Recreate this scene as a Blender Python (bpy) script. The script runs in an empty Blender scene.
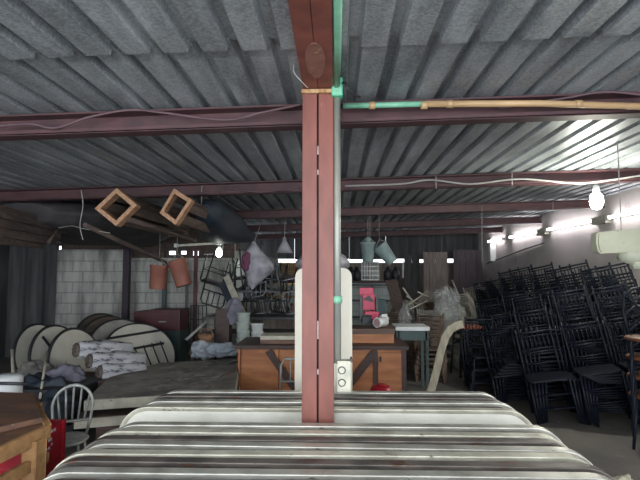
import bpy, bmesh, math, random
from mathutils import Vector, Matrix, Euler, noise
R = math.radians
PI = math.pi
scene = bpy.context.scene
COL = scene.collection
rng = random.Random(7)

# ------------------------------------------------------------------ camera
F = 480.0
CAMZ = 1.57
YAW, PITCH = R(1.79), R(3.95)
cam_data = bpy.data.cameras.new('camera')
cam_data.sensor_width = 36.0
cam_data.lens = 36.0 * F / 640.0
cam_data.clip_start = 0.05
cam_data.clip_end = 200
cam = bpy.data.objects.new('camera', cam_data)
COL.objects.link(cam)
cam.location = (0, 0, CAMZ)
cam.rotation_euler = (R(90) + PITCH, 0, YAW)
scene.camera = cam
CR = Euler((R(90) + PITCH, 0, YAW)).to_matrix()

def at(px, py, y):
    """world point seen at pixel (px,py) at depth y"""
    d = CR @ Vector(((px - 320) / F, (240 - py) / F, -1))
    return Vector((0, 0, CAMZ)) + d * (y / d.y)

def roof_z(x, y=0):
    return CAMZ + 1.125 + 0.027 * x

# ------------------------------------------------------------------ materials
_m = {}
def mat(name, c1, c2=None, rough=0.6, metal=0.0, scale=8.0, bump=0.0, stretch=None, detail=6.0,
        contrast=(0.35, 0.65), spots=None, spec=0.5, transmission=0.0, alpha=1.0, rough2=None):
    if name in _m:
        return _m[name]
    m = bpy.data.materials.new(name)
    m.use_nodes = True
    nt = m.node_tree
    b = nt.nodes['Principled BSDF']
    b.inputs['Roughness'].default_value = rough
    b.inputs['Metallic'].default_value = metal
    b.inputs['Specular IOR Level'].default_value = spec
    if transmission:
        b.inputs['Transmission Weight'].default_value = transmission
    if alpha < 1:
        b.inputs['Alpha'].default_value = alpha
    tc = nt.nodes.new('ShaderNodeTexCoord')
    mp = nt.nodes.new('ShaderNodeMapping')
    nt.links.new(tc.outputs['Object'], mp.inputs[0])
    if stretch:
        mp.inputs['Scale'].default_value = stretch
    nz = nt.nodes.new('ShaderNodeTexNoise')
    nz.inputs['Scale'].default_value = scale
    nz.inputs['Detail'].default_value = detail
    nt.links.new(mp.outputs[0], nz.inputs['Vector'])
    rp = nt.nodes.new('ShaderNodeValToRGB')
    rp.color_ramp.elements[0].position = contrast[0]
    rp.color_ramp.elements[1].position = contrast[1]
    c2 = c2 or tuple(x * 0.75 for x in c1)
    rp.color_ramp.elements[0].color = (*c1, 1)
    rp.color_ramp.elements[1].color = (*c2, 1)
    nt.links.new(nz.outputs['Fac'], rp.inputs[0])
    out = rp.outputs[0]
    if spots:
        sc, th, col = spots
        n2 = nt.nodes.new('ShaderNodeTexNoise')
        n2.inputs['Scale'].default_value = sc
        n2.inputs['Detail'].default_value = 8
        n2.inputs['Roughness'].default_value = 0.65
        nt.links.new(mp.outputs[0], n2.inputs['Vector'])
        r2 = nt.nodes.new('ShaderNodeValToRGB')
        r2.color_ramp.elements[0].position = th
        r2.color_ramp.elements[1].position = th + 0.06
        nt.links.new(n2.outputs['Fac'], r2.inputs[0])
        mx = nt.nodes.new('ShaderNodeMix')
        mx.data_type = 'RGBA'
        nt.links.new(r2.outputs[0], mx.inputs[0])
        nt.links.new(out, mx.inputs[6])
        mx.inputs[7].default_value = (*col, 1)
        out = mx.outputs[2]
    nt.links.new(out, b.inputs['Base Color'])
    if rough2 is not None:
        mr = nt.nodes.new('ShaderNodeMapRange')
        mr.inputs[3].default_value = rough
        mr.inputs[4].default_value = rough2
        nt.links.new(nz.outputs['Fac'], mr.inputs[0])
        nt.links.new(mr.outputs[0], b.inputs['Roughness'])
    if bump:
        bp = nt.nodes.new('ShaderNodeBump')
        bp.inputs['Strength'].default_value = bump
        bp.inputs['Distance'].default_value = 0.01
        nt.links.new(nz.outputs['Fac'], bp.inputs['Height'])
        nt.links.new(bp.outputs[0], b.inputs['Normal'])
    _m[name] = m
    return m

def emat(name, col, strength):
    if name in _m:
        return _m[name]
    m = bpy.data.materials.new(name)
    m.use_nodes = True
    b = m.node_tree.nodes['Principled BSDF']
    b.inputs['Base Color'].default_value = (*col, 1)
    b.inputs['Emission Color'].default_value = (*col, 1)
    b.inputs['Emission Strength'].default_value = strength
    _m[name] = m
    return m

def galvanised():
    m = bpy.data.materials.new('galvanised_sheet')
    m.use_nodes = True
    nt = m.node_tree
    b = nt.nodes['Principled BSDF']
    b.inputs['Metallic'].default_value = 0.35
    tc = nt.nodes.new('ShaderNodeTexCoord')
    vo = nt.nodes.new('ShaderNodeTexVoronoi')
    vo.inputs['Scale'].default_value = 95
    nt.links.new(tc.outputs['Object'], vo.inputs['Vector'])
    bw = nt.nodes.new('ShaderNodeSeparateColor')
    nt.links.new(vo.outputs['Color'], bw.inputs[0])
    nz = nt.nodes.new('ShaderNodeTexNoise')
    nz.inputs['Scale'].default_value = 2.6
    nz.inputs['Detail'].default_value = 12
    nz.inputs['Roughness'].default_value = 0.6
    mpz = nt.nodes.new('ShaderNodeMapping'); mpz.inputs['Scale'].default_value = (2.2, 0.5, 2.2)
    nt.links.new(tc.outputs['Object'], mpz.inputs[0])
    nt.links.new(mpz.outputs[0], nz.inputs['Vector'])
    # each sheet has its own tone
    sx = nt.nodes.new('ShaderNodeSeparateXYZ'); nt.links.new(tc.outputs['Object'], sx.inputs[0])
    dv = nt.nodes.new('ShaderNodeMath'); dv.operation = 'DIVIDE'; dv.inputs[1].default_value = 0.712
    nt.links.new(sx.outputs[0], dv.inputs[0])
    fl = nt.nodes.new('ShaderNodeMath'); fl.operation = 'FLOOR'; nt.links.new(dv.outputs[0], fl.inputs[0])
    dy = nt.nodes.new('ShaderNodeMath'); dy.operation = 'MULTIPLY_ADD'; dy.inputs[1].default_value = 0.277; dy.inputs[2].default_value = 0.335
    nt.links.new(sx.outputs[1], dy.inputs[0])
    fy = nt.nodes.new('ShaderNodeMath'); fy.operation = 'FLOOR'; nt.links.new(dy.outputs[0], fy.inputs[0])
    cx = nt.nodes.new('ShaderNodeCombineXYZ'); nt.links.new(fl.outputs[0], cx.inputs[0]); nt.links.new(fy.outputs[0], cx.inputs[1])
    wn = nt.nodes.new('ShaderNodeTexWhiteNoise'); nt.links.new(cx.outputs[0], wn.inputs['Vector'])
    ad = nt.nodes.new('ShaderNodeMath'); ad.operation = 'MULTIPLY_ADD'
    ad.inputs[1].default_value = 0.20
    nt.links.new(bw.outputs[0], ad.inputs[0])
    a0 = nt.nodes.new('ShaderNodeMath'); a0.operation = 'MULTIPLY_ADD'; a0.inputs[1].default_value = 0.16
    nt.links.new(wn.outputs['Value'], a0.inputs[0]); nt.links.new(nz.outputs['Fac'], a0.inputs[2])
    nt.links.new(a0.outputs[0], ad.inputs[2])
    rp = nt.nodes.new('ShaderNodeValToRGB')
    e = rp.color_ramp.elements
    e[0].position = 0.44; e[0].color = (0.16, 0.175, 0.188, 1)
    e[1].position = 0.98; e[1].color = (0.56, 0.60, 0.63, 1)
    nt.links.new(ad.outputs[0], rp.inputs[0])
    # rust blotches
    n2 = nt.nodes.new('ShaderNodeTexNoise')
    n2.inputs['Scale'].default_value = 1.6; n2.inputs['Detail'].default_value = 10
    n2.inputs['Roughness'].default_value = 0.7
    nt.links.new(tc.outputs['Object'], n2.inputs['Vector'])
    r2 = nt.nodes.new('ShaderNodeValToRGB')
    r2.color_ramp.elements[0].position = 0.68
    r2.color_ramp.elements[1].position = 0.78
    nt.links.new(n2.outputs['Fac'], r2.inputs[0])
    mx = nt.nodes.new('ShaderNodeMix'); mx.data_type = 'RGBA'
    nt.links.new(r2.outputs[0], mx.inputs[0])
    nt.links.new(rp.outputs[0], mx.inputs[6])
    mx.inputs[7].default_value = (0.17, 0.11, 0.075, 1)
    nt.links.new(mx.outputs[2], b.inputs['Base Color'])
    mr = nt.nodes.new('ShaderNodeMapRange')
    mr.inputs[3].default_value = 0.38
    mr.inputs[4].default_value = 0.6
    nt.links.new(nz.outputs['Fac'], mr.inputs[0])
    nt.links.new(mr.outputs[0], b.inputs['Roughness'])
    return m

def blocks_mat(name, c1, c2, mortar, stain):
    m = bpy.data.materials.new(name)
    m.use_nodes = True
    nt = m.node_tree
    b = nt.nodes['Principled BSDF']
    b.inputs['Roughness'].default_value = 0.9
    tc = nt.nodes.new('ShaderNodeTexCoord')
    mp = nt.nodes.new('ShaderNodeMapping')
    mp.inputs['Rotation'].default_value = (R(-90), 0, 0)
    nt.links.new(tc.outputs['Object'], mp.inputs[0])
    br = nt.nodes.new('ShaderNodeTexBrick')
    br.inputs['Scale'].default_value = 1.0
    br.inputs['Brick Width'].default_value = 0.4
    br.inputs['Row Height'].default_value = 0.2
    br.inputs['Mortar Size'].default_value = 0.012
    br.inputs['Color1'].default_value = (*c1, 1)
    br.inputs['Color2'].default_value = (*c2, 1)
    br.inputs['Mortar'].default_value = (*mortar, 1)
    nt.links.new(mp.outputs[0], br.inputs['Vector'])
    mp2 = nt.nodes.new('ShaderNodeMapping')
    mp2.inputs['Scale'].default_value = (1.6, 1, 0.35)
    nt.links.new(tc.outputs['Object'], mp2.inputs[0])
    nz = nt.nodes.new('ShaderNodeTexNoise')
    nz.inputs['Scale'].default_value = 1.7
    nz.inputs['Detail'].default_value = 9
    nz.inputs['Roughness'].default_value = 0.62
    nt.links.new(mp2.outputs[0], nz.inputs['Vector'])
    rp = nt.nodes.new('ShaderNodeValToRGB')
    rp.color_ramp.elements[0].position = 0.40
    rp.color_ramp.elements[1].position = 0.66
    nt.links.new(nz.outputs['Fac'], rp.inputs[0])
    mx = nt.nodes.new('ShaderNodeMix'); mx.data_type = 'RGBA'
    nt.links.new(rp.outputs[0], mx.inputs[0])
    nt.links.new(br.outputs['Color'], mx.inputs[6])
    mx.inputs[7].default_value = (*stain, 1)
    nt.links.new(mx.outputs[2], b.inputs['Base Color'])
    bp = nt.nodes.new('ShaderNodeBump')
    bp.inputs['Strength'].default_value = 0.6
    bp.inputs['Distance'].default_value = 0.01
    nt.links.new(br.outputs['Fac'], bp.inputs['Height']); bp.invert = True
    nt.links.new(bp.outputs[0], b.inputs['Normal'])
    return m

M_ROOF = galvanised()
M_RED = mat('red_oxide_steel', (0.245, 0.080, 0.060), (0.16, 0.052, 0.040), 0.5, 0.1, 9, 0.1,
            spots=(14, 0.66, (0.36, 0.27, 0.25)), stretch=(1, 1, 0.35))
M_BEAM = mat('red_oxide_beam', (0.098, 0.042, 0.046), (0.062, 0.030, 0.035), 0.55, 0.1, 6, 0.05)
M_RUST = mat('rusty_weld', (0.55, 0.38, 0.2), (0.3, 0.14, 0.06), 0.8, 0.1, 40, 0.4)
M_SILVER = mat('aluminium_rim', (0.70, 0.68, 0.61), (0.42, 0.40, 0.35), 0.38, 0.6, 7, 0.1,
               spots=(10, 0.63, (0.14, 0.09, 0.06)), stretch=(1, 1, 3), rough2=0.5)
M_SILVC = mat('pale_worn_rim', (0.80, 0.77, 0.64), (0.52, 0.49, 0.40), 0.45, 0.4, 8, 0.1, spots=(9, 0.62, (0.16, 0.10, 0.06)), stretch=(1, 1, 3))
M_SILVD = mat('rusty_dark_rim', (0.09, 0.085, 0.08), (0.26, 0.22, 0.19), 0.45, 0.5, 5, 0.1, spots=(6, 0.55, (0.15, 0.085, 0.06)), stretch=(1, 1, 3))
M_LAM = mat('white_laminate', (0.78, 0.76, 0.68), (0.66, 0.64, 0.56), 0.5, 0, 6,
            spots=(30, 0.68, (0.3, 0.27, 0.22)))
M_LAMD = mat('brown_underside', (0.055, 0.05, 0.045), (0.11, 0.07, 0.05), 0.6, 0, 5,
             spots=(9, 0.6, (0.22, 0.14, 0.11)), stretch=(0.6, 1, 2))
M_LAMG = mat('grey_laminate', (0.33, 0.32, 0.29), (0.2, 0.19, 0.17), 0.55, 0, 6,
             spots=(16, 0.62, (0.1, 0.08, 0.07)))
M_CREAM = mat('cream_panel', (0.74, 0.69, 0.58), (0.66, 0.61, 0.50), 0.55, 0, 3,
              spots=(25, 0.70, (0.42, 0.36, 0.28)))
M_BLACK = mat('black_navy_lacquer', (0.006, 0.008, 0.014), (0.008, 0.011, 0.019), 0.5, 0, 10, spec=0.22)
M_BLACK2 = mat('black_steel', (0.02, 0.022, 0.028), (0.045, 0.045, 0.05), 0.45, 0.3, 10)
M_DKPIPE = mat('dark_painted_pipe', (0.05, 0.055, 0.07), (0.1, 0.09, 0.09), 0.5, 0.3, 10)
M_GREYCH = mat('dull_silver_lacquer', (0.40, 0.38, 0.33), (0.22, 0.21, 0.18), 0.45, 0.3, 12)
M_BROWNCH = mat('brown_stained_wood', (0.13, 0.085, 0.06), (0.07, 0.045, 0.035), 0.5, 0, 12)
M_GOLD = mat('gilded_lacquer', (0.62, 0.40, 0.13), (0.40, 0.24, 0.07), 0.35, 0.5, 10)
M_ORANGE = mat('orange_plywood', (0.50, 0.20, 0.075), (0.34, 0.115, 0.04), 0.5, 0, 3.0, 0.05, stretch=(1, 1, 5), detail=9)
M_DKWOOD = mat('dark_wood', (0.07, 0.035, 0.026), (0.04, 0.02, 0.018), 0.55, 0, 6, stretch=(1, 5, 5))
M_MIDWOOD = mat('worn_brown_board', (0.17, 0.085, 0.05), (0.08, 0.045, 0.035), 0.55, 0, 4, stretch=(1, 4, 4),
                spots=(8, 0.62, (0.22, 0.15, 0.11)))
M_PINE = mat('yellow_pine', (0.40, 0.22, 0.09), (0.27, 0.14, 0.06), 0.55, 0, 5, stretch=(1, 5, 5), detail=8)
M_CRATE = mat('raw_crate_wood', (0.50, 0.29, 0.17), (0.30, 0.16, 0.09), 0.7, 0, 9, stretch=(4, 0.6, 4))
M_CRATED = mat('weathered_crate_slat', (0.16, 0.11, 0.085), (0.08, 0.06, 0.05), 0.8, 0, 9, stretch=(4, 0.6, 4))
M_OLDW = mat('old_timber', (0.13, 0.09, 0.075), (0.06, 0.045, 0.042), 0.8, 0, 6, stretch=(5, 0.6, 5))
M_PALEW = mat('pale_timber', (0.42, 0.38, 0.28), (0.28, 0.25, 0.19), 0.7, 0, 8, stretch=(5, 5, 1))
M_GREYW = mat('grey_wood_sheet', (0.30, 0.25, 0.22), (0.17, 0.14, 0.13), 0.7, 0, 5, stretch=(4, 1, 0.4),
              spots=(3, 0.6, (0.24, 0.2, 0.17)))
M_TARP = mat('dark_blue_tarp', (0.018, 0.028, 0.042), (0.035, 0.046, 0.06), 0.6, 0, 5, 0.3)
M_REDP = mat('red_plastic', (0.42, 0.014, 0.028), (0.34, 0.012, 0.025), 0.3, 0, 4)
M_PINKP = mat('crimson_plastic', (0.55, 0.03, 0.09), (0.46, 0.02, 0.07), 0.4, 0, 4)
M_MAROON = mat('maroon_enamel', (0.11, 0.028, 0.035), (0.07, 0.02, 0.026), 0.5, 0.1, 6)
M_GREENM = mat('dull_green_enamel', (0.05, 0.085, 0.08), (0.035, 0.06, 0.06), 0.5, 0.1, 6)
M_TERRA = mat('terracotta_plastic', (0.33, 0.13, 0.09), (0.24, 0.09, 0.065), 0.6, 0, 6)
M_GGREEN = mat('grey_green_plastic', (0.25, 0.33, 0.32), (0.18, 0.25, 0.25), 0.55, 0, 8)
M_MINT = mat('mint_green_paint', (0.22, 0.52, 0.34), (0.18, 0.42, 0.29), 0.45, 0, 14)
M_GREENB = mat('bright_green_box', (0.12, 0.62, 0.36), (0.10, 0.50, 0.30), 0.4, 0, 14)
M_TAN = mat('tan_plastic_pipe', (0.55, 0.36, 0.19), (0.42, 0.27, 0.14), 0.4, 0, 9, stretch=(0.5, 3, 3))
M_GREYP = mat('grey_conduit', (0.40, 0.38, 0.32), (0.25, 0.27, 0.25), 0.45, 0.3, 9, stretch=(3, 3, 0.4))
M_STEELBOX = mat('grey_cream_box', (0.50, 0.48, 0.39), (0.36, 0.35, 0.29), 0.45, 0.2, 20)
M_DARKRING = mat('dark_ring', (0.06, 0.06, 0.055), None, 0.5)
M_BAG = mat('cloudy_plastic_bag', (0.52, 0.50, 0.54), (0.26, 0.25, 0.30), 0.35, 0, 7, 0.6, alpha=0.9)
M_CLEAR = mat('clear_plastic_film', (0.5, 0.52, 0.52), (0.4, 0.42, 0.42), 0.15, 0, 9, 0.6, alpha=0.28)
M_PURPLE = mat('plum_cloth', (0.20, 0.06, 0.12), (0.14, 0.05, 0.09), 0.8, 0, 7)
M_WCLOTH = mat('white_printed_cloth', (0.50, 0.50, 0.52), (0.34, 0.34, 0.37), 0.8, 0, 5, 0.8,
               spots=(9, 0.53, (0.10, 0.10, 0.12)), stretch=(1, 1, 3))
M_ROLLEND = mat('brown_roll_end', (0.16, 0.13, 0.11), (0.07, 0.055, 0.05), 0.9, 0, 30, 0.5)
M_GCLOTH = mat('grey_lilac_cloth', (0.22, 0.21, 0.26), (0.14, 0.14, 0.18), 0.9, 0, 6, 0.5)
M_WPLAST = mat('pale_greenish_plastic', (0.48, 0.54, 0.50), (0.36, 0.42, 0.39), 0.4, 0, 6)
M_WHITE = mat('white_enamel', (0.72, 0.74, 0.74), (0.58, 0.60, 0.60), 0.4, 0, 5)
M_METCH = mat('pale_painted_tube', (0.44, 0.45, 0.42), (0.28, 0.29, 0.27), 0.4, 0.3, 14)
M_DIRTY = mat('dirty_table_face', (0.27, 0.25, 0.22), (0.12, 0.11, 0.10), 0.75, 0, 4, 0.2,
              spots=(6, 0.56, (0.30, 0.28, 0.25)))
M_CRED = mat('cream_edge', (0.56, 0.53, 0.43), (0.40, 0.37, 0.30), 0.6, 0, 9, spots=(20, 0.64, (0.14, 0.11, 0.08)))
M_ROUND = mat('cream_round_top', (0.60, 0.58, 0.50), (0.44, 0.42, 0.37), 0.6, 0, 2.2,
              spots=(4, 0.60, (0.2, 0.17, 0.15)))
M_RUBBER = mat('black_rubber', (0.02, 0.02, 0.022), None, 0.6)
M_CONC = mat('dusty_concrete', (0.16, 0.145, 0.13), (0.105, 0.095, 0.088), 0.85, 0, 1.8, 0.15, detail=10,
             spots=(5, 0.62, (0.21, 0.19, 0.165)))
M_PLAST = mat('old_plaster', (0.52, 0.47, 0.45), (0.40, 0.365, 0.355), 0.9, 0, 1.1, 0.1, detail=10,
              spots=(2.2, 0.62, (0.34, 0.29, 0.29)))
M_WIRE = mat('thin_wire', (0.42, 0.41, 0.38), None, 0.5)
M_CABLE = mat('dusty_cable', (0.13, 0.075, 0.085), (0.09, 0.05, 0.06), 0.6)
M_FOAM = mat('dirty_foam', (0.62, 0.59, 0.46), (0.42, 0.40, 0.30), 0.9, 0, 20, 0.6)
M_BLOCKW = blocks_mat('whitewashed_block', (0.56, 0.555, 0.52), (0.50, 0.50, 0.47), (0.36, 0.36, 0.34), (0.13, 0.13, 0.12))
M_BLOCKG = blocks_mat('grey_block', (0.58, 0.64, 0.61), (0.52, 0.58, 0.56), (0.4, 0.44, 0.42), (0.34, 0.38, 0.36))
M_DKSHEET = mat('dark_stained_sheet', (0.045, 0.047, 0.052), (0.10, 0.10, 0.10), 0.75, 0.1, 3, stretch=(3, 1, 0.3))
M_BULB = emat('lit_bulb', (1.0, 1.0, 0.86), 300)
M_BULB2 = emat('lit_far_bulb', (0.93, 1.0, 0.86), 25)
M_TUBE = emat('lit_tube', (1.0, 0.97, 1.0), 22)

# ------------------------------------------------------------------ mesh builder
class MB:
    def __init__(self, M=None):
        self.bm = bmesh.new()
        self.M = M
    def _tr(self, verts, M):
        for v in verts:
            v.co = M @ v.co
    def box(self, c, s, rot=(0, 0, 0), bevel=0.0, smoothless=True):
        g = bmesh.ops.create_cube(self.bm, size=1.0)
        vs = g['verts']
        Mx = Matrix.Translation(Vector(c)) @ Euler(rot).to_matrix().to_4x4() @ Matrix.Diagonal((*s, 1))
        self._tr(vs, Mx)
        if bevel:
            es = list({e for v in vs for e in v.link_edges})
            bmesh.ops.bevel(self.bm, geom=es, offset=bevel, segments=2, affect='EDGES', profile=0.7)
        return self
    def bar(self, a, b, w, t, up=(0, 0, 1), bevel=0.0):
        a, b = Vector(a), Vector(b)
        d = b - a
        L = d.length
        z = d.normalized()
        u = Vector(up)
        if abs(z.dot(u)) > 0.98:
            u = Vector((0, 1, 0))
        x = u.cross(z).normalized()
        y = z.cross(x)
        g = bmesh.ops.create_cube(self.bm, size=1.0)
        vs = g['verts']
        Rm = Matrix((x, y, z)).transposed().to_4x4()
        self._tr(vs, Matrix.Translation((a + b) / 2) @ Rm @ Matrix.Diagonal((w, t, L, 1)))
        if bevel:
            es = list({e for v in vs for e in v.link_edges})
            bmesh.ops.bevel(self.bm, geom=es, offset=bevel, segments=1, affect='EDGES')
        return self
    def tube(self, pts, r, n=8, closed=False, caps=True):
        pts = [Vector(p) for p in pts]
        rs = r if isinstance(r, (list, tuple)) else [r] * len(pts)
        rings = []
        prev = None
        N = len(pts)
        for i, p in enumerate(pts):
            if closed:
                t = (pts[(i + 1) % N] - pts[i - 1])
            else:
                t = pts[min(i + 1, N - 1)] - pts[max(i - 1, 0)]
            if t.length < 1e-9:
                t = Vector((0, 0, 1))
            t.normalize()
            if prev is None:
                u = Vector((0, 0, 1)) if abs(t.z) < 0.9 else Vector((0, 1, 0))
                x = t.cross(u).normalized()
            else:
                x = (prev - t * prev.dot(t))
                x = x.normalized() if x.length > 1e-6 else t.orthogonal().normalized()
            prev = x
            y = t.cross(x)
            rings.append([self.bm.verts.new(p + (x * math.cos(2 * PI * k / n) + y * math.sin(2 * PI * k / n)) * rs[i]) for k in range(n)])
        for i in range(N if closed else N - 1):
            A, B = rings[i], rings[(i + 1) % N]
            for k in range(n):
                f = self.bm.faces.new((A[k], A[(k + 1) % n], B[(k + 1) % n], B[k]))
                f.smooth = True
        if caps and not closed:
            self.bm.faces.new(rings[0][::-1])
            self.bm.faces.new(rings[-1])
        return self
    def lathe(self, prof, c=(0, 0, 0), n=24, axis=None, rot=None, wob=0.0, closed_ends=True):
        """prof: list of (radius, z)"""
        Mx = Matrix.Translation(Vector(c))
        if rot is not None:
            Mx = Mx @ Euler(rot).to_matrix().to_4x4()
        rings = []
        for (r, z) in prof:
            ring = []
            for k in range(n):
                a = 2 * PI * k / n
                rr = max(r, 1e-4) * (1 + wob * noise.noise(Vector((math.cos(a) * 2, math.sin(a) * 2, z * 6))))
                ring.append(self.bm.verts.new(Mx @ Vector((rr * math.cos(a), rr * math.sin(a), z))))
            rings.append(ring)
        for A, B in zip(rings, rings[1:]):
            for k in range(n):
                f = self.bm.faces.new((A[k], A[(k + 1) % n], B[(k + 1) % n], B[k]))
                f.smooth = True
        if closed_ends:
            self.bm.faces.new(rings[0][::-1])
            self.bm.faces.new(rings[-1])
        return self
    def prism(self, pts2, t, plane='xz', off=0.0, bevel=0.0):
        """extrude a 2-D outline; plane xz -> thickness along y"""
        def P(u, v, w):
            return Vector((u, w, v)) if plane == 'xz' else (Vector((u, v, w)) if plane == 'xy' else Vector((w, u, v)))
        a = [self.bm.verts.new(P(u, v, off - t / 2)) for u, v in pts2]
        b = [self.bm.verts.new(P(u, v, off + t / 2)) for u, v in pts2]
        n = len(pts2)
        fs = [self.bm.faces.new(a), self.bm.faces.new(b[::-1])]
        for k in range(n):
            fs.append(self.bm.faces.new((a[k], b[k], b[(k + 1) % n], a[(k + 1) % n])))
        if bevel:
            es = list({e for f in fs[:2] for e in f.edges})
            bmesh.ops.bevel(self.bm, geom=es, offset=bevel, segments=2, affect='EDGES')
        return self
    def build(self, name, material, parent=None, loc=None, rot=None):
        bmesh.ops.recalc_face_normals(self.bm, faces=self.bm.faces[:])
        me = bpy.data.meshes.new(name)
        self.bm.to_mesh(me)
        self.bm.free()
        me.materials.append(material)
        o = bpy.data.objects.new(name, me)
        COL.objects.link(o)
        if parent is not None:
            o.parent = parent
        if loc is not None:
            o.location = loc
        if rot is not None:
            o.rotation_euler = rot
        return o

def tag(o, label, cat, group=None, kind=None):
    o['label'] = label
    o['category'] = cat
    if group:
        o['group'] = group
    if kind:
        o['kind'] = kind
    return o

def empty(name, loc, rot=(0, 0, 0)):
    o = bpy.data.objects.new(name, None)
    o.empty_display_size = 0.1
    COL.objects.link(o)
    o.location = loc
    o.rotation_euler = rot
    return o

def thing(name, label, cat, loc, rot=(0, 0, 0), group=None):
    return tag(empty(name, loc, rot), label, cat, group)

def struct(o):
    o['kind'] = 'structure'
    return o

def copy_tree(o, parent=None):
    c = o.copy()
    COL.objects.link(c)
    if parent is not None:
        c.parent = parent
    for ch in list(o.children):
        copy_tree(ch, c)
    return c

used = set()
def instance(proto, loc, rot, label, group=None, scale=None):
    if proto.name not in used:
        used.add(proto.name)
        o = proto
    else:
        o = copy_tree(proto)
    o.location = loc
    o.rotation_euler = rot
    if scale:
        o.scale = scale
    o['label'] = label
    if group:
        o['group'] = group
    elif 'group' in o:
        del o['group']
    return o

def rrect(w, h, r, n=8, cx=0, cz=0):
    pts = []
    for (sx, sz, a0) in ((1, 1, 0), (-1, 1, 90), (-1, -1, 180), (1, -1, 270)):
        for k in range(n + 1):
            a = R(a0 + 90 * k / n)
            pts.append((cx + sx * (w / 2 - r) + r * math.cos(a), cz + sz * (h / 2 - r) + r * math.sin(a)))
    return pts

def arc(c, r, a0, a1, n=12, f=None):
    return [(c[0] + r * math.cos(R(a0 + (a1 - a0) * k / n)), c[1] + r * math.sin(R(a0 + (a1 - a0) * k / n))) for k in range(n + 1)]

ORD = ['topmost', 'second from top', 'third from top', 'fourth from top', 'fifth from top', 'sixth from top',
       'seventh from top', 'eighth from top', 'ninth from top', 'tenth from top']
NTH = ['first', 'second', 'third', 'fourth', 'fifth', 'sixth', 'seventh', 'eighth', 'ninth', 'tenth', 'eleventh', 'twelfth', 'thirteenth', 'fourteenth', 'fifteenth']

# ================================================================== SETTING
YB = 15.2
XL, XR = -6.2, 4.5
# floor
b = MB(); b.box(((XL + XR) / 2, 6.5, -0.05), (XR - XL + 0.4, 18.4, 0.1)); struct(b.build('floor', M_CONC))
# right wall
b = MB(); b.box((XR + 0.1, 6.6, 1.425), (0.2, 17.4, 2.85)); struct(b.build('wall_right', M_PLAST))
# left walls: dark sheet bay, then whitewashed blocks, all facing the camera
b = MB(); b.box((XL - 0.1, 4.0, 1.2), (0.2, 12.6, 2.4)); struct(b.build('wall_left', M_DKSHEET))
P0 = at(52, 330, 9.0); P1 = at(236, 330, 9.0)
b = MB()
prof = []
x = XL
while x < P0.x + 0.12:
    prof.append((x, 0)); x += 0.09
b2 = []
for i, (px_, _) in enumerate(prof):
    b2.append((px_, 8.95 if i % 4 in (0, 1) else 9.0))
vs0 = [b.bm.verts.new((p[0], p[1], 0)) for p in b2]; vs1 = [b.bm.verts.new((p[0], p[1], 2.12)) for p in b2]
vs2 = [b.bm.verts.new((p[0], 9.06, 0)) for p in b2]; vs3 = [b.bm.verts.new((p[0], 9.06, 2.12)) for p in b2]
for i in range(len(b2) - 1):
    b.bm.faces.new((vs0[i], vs0[i + 1], vs1[i + 1], vs1[i]))
    b.bm.faces.new((vs2[i + 1], vs2[i], vs3[i], vs3[i + 1]))
    b.bm.faces.new((vs1[i], vs1[i + 1], vs3[i + 1], vs3[i]))
struct(b.build('wall_left', M_DKSHEET))
PM = at(126, 330, 9.0)
b = MB()
b.box(((P0.x + PM.x) / 2, 9.1, 1.01), (PM.x - P0.x, 0.15, 2.02)); struct(b.build('wall_left', M_BLOCKW))
b = MB()
b.box(((PM.x + P1.x) / 2, 9.14, 0.93), (P1.x - PM.x, 0.15, 1.86)); struct(b.build('wall_left', M_BLOCKW))
# upper dark boarding over the block wall, leaving ragged daylight slits under the roof
b = MB()
def slab(b, pa, pb, y0, y1, Y, th=0.05):
    # board between two pixel columns, y0 = upper pixel or None for the roof
    xa_, xb_ = at(pa, 250, Y).x, at(pb, 250, Y).x
    zt_ = roof_z((xa_ + xb_) / 2) - 0.005 if y0 is None else at((pa + pb) / 2, y0, Y).z
    zb_ = at((pa + pb) / 2, y1, Y).z
    b.box(((xa_ + xb_) / 2, Y, (zt_ + zb_) / 2), (xb_ - xa_, th, zt_ - zb_))
slab(b, -30, 42, None, 252, 9.25)
slab(b, 42, 62, None, 246, 9.25)
slab(b, 42, 48, 247, 252, 9.25)
slab(b, 62, 166, None, 262, 9.3)
slab(b, 166, 200, None, 251, 9.25)
slab(b, 200, 240, None, 254, 9.25)
for a_, b_ in ((165, 169), (176, 181), (187, 193), (199, 204), (214, 240)):
    slab(b, a_, b_, 248, 266, 9.3)
for a_, b_ in ((169, 176), (181, 187), (193, 199), (204, 214)):
    slab(b, a_, b_, 255.5 + rng.uniform(-1.5, 1), 264, 9.28)
struct(b.build('trim_1', M_OLDW))
# back of the block bay closes into the deep part
b = MB(); b.box((P1.x - 0.0, 12.1, 1.0), (0.15, 5.9, 2.0)); struct(b.build('wall_inner', M_BLOCKW))
# far back wall
xa = -3.5; z_slit = at(380, 261.4, YB).z
b = MB(); b.box(((xa + XR) / 2, YB, z_slit / 2 - 0.02), (XR - xa, 0.15, z_slit - 0.04)); struct(b.build('wall_back', M_GREYW))
b = MB()
for k_ in range(14):
    x0_ = xa - 0.1 + (XR + 0.1 - xa) * k_ / 14; x1_ = xa - 0.1 + (XR + 0.1 - xa) * (k_ + 1) / 14
    zlo = at(380, 259.4, YB).z + (0.0 if k_ % 3 else 0.015); zhi = roof_z((x0_ + x1_) / 2) + 0.012
    b.box(((x0_ + x1_) / 2, YB, (zlo + zhi) / 2), (x1_ - x0_ - (0.004 if k_ % 4 else 0.02), 0.06, zhi - zlo))
struct(b.build('trim_2', M_DKSHEET))
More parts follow.
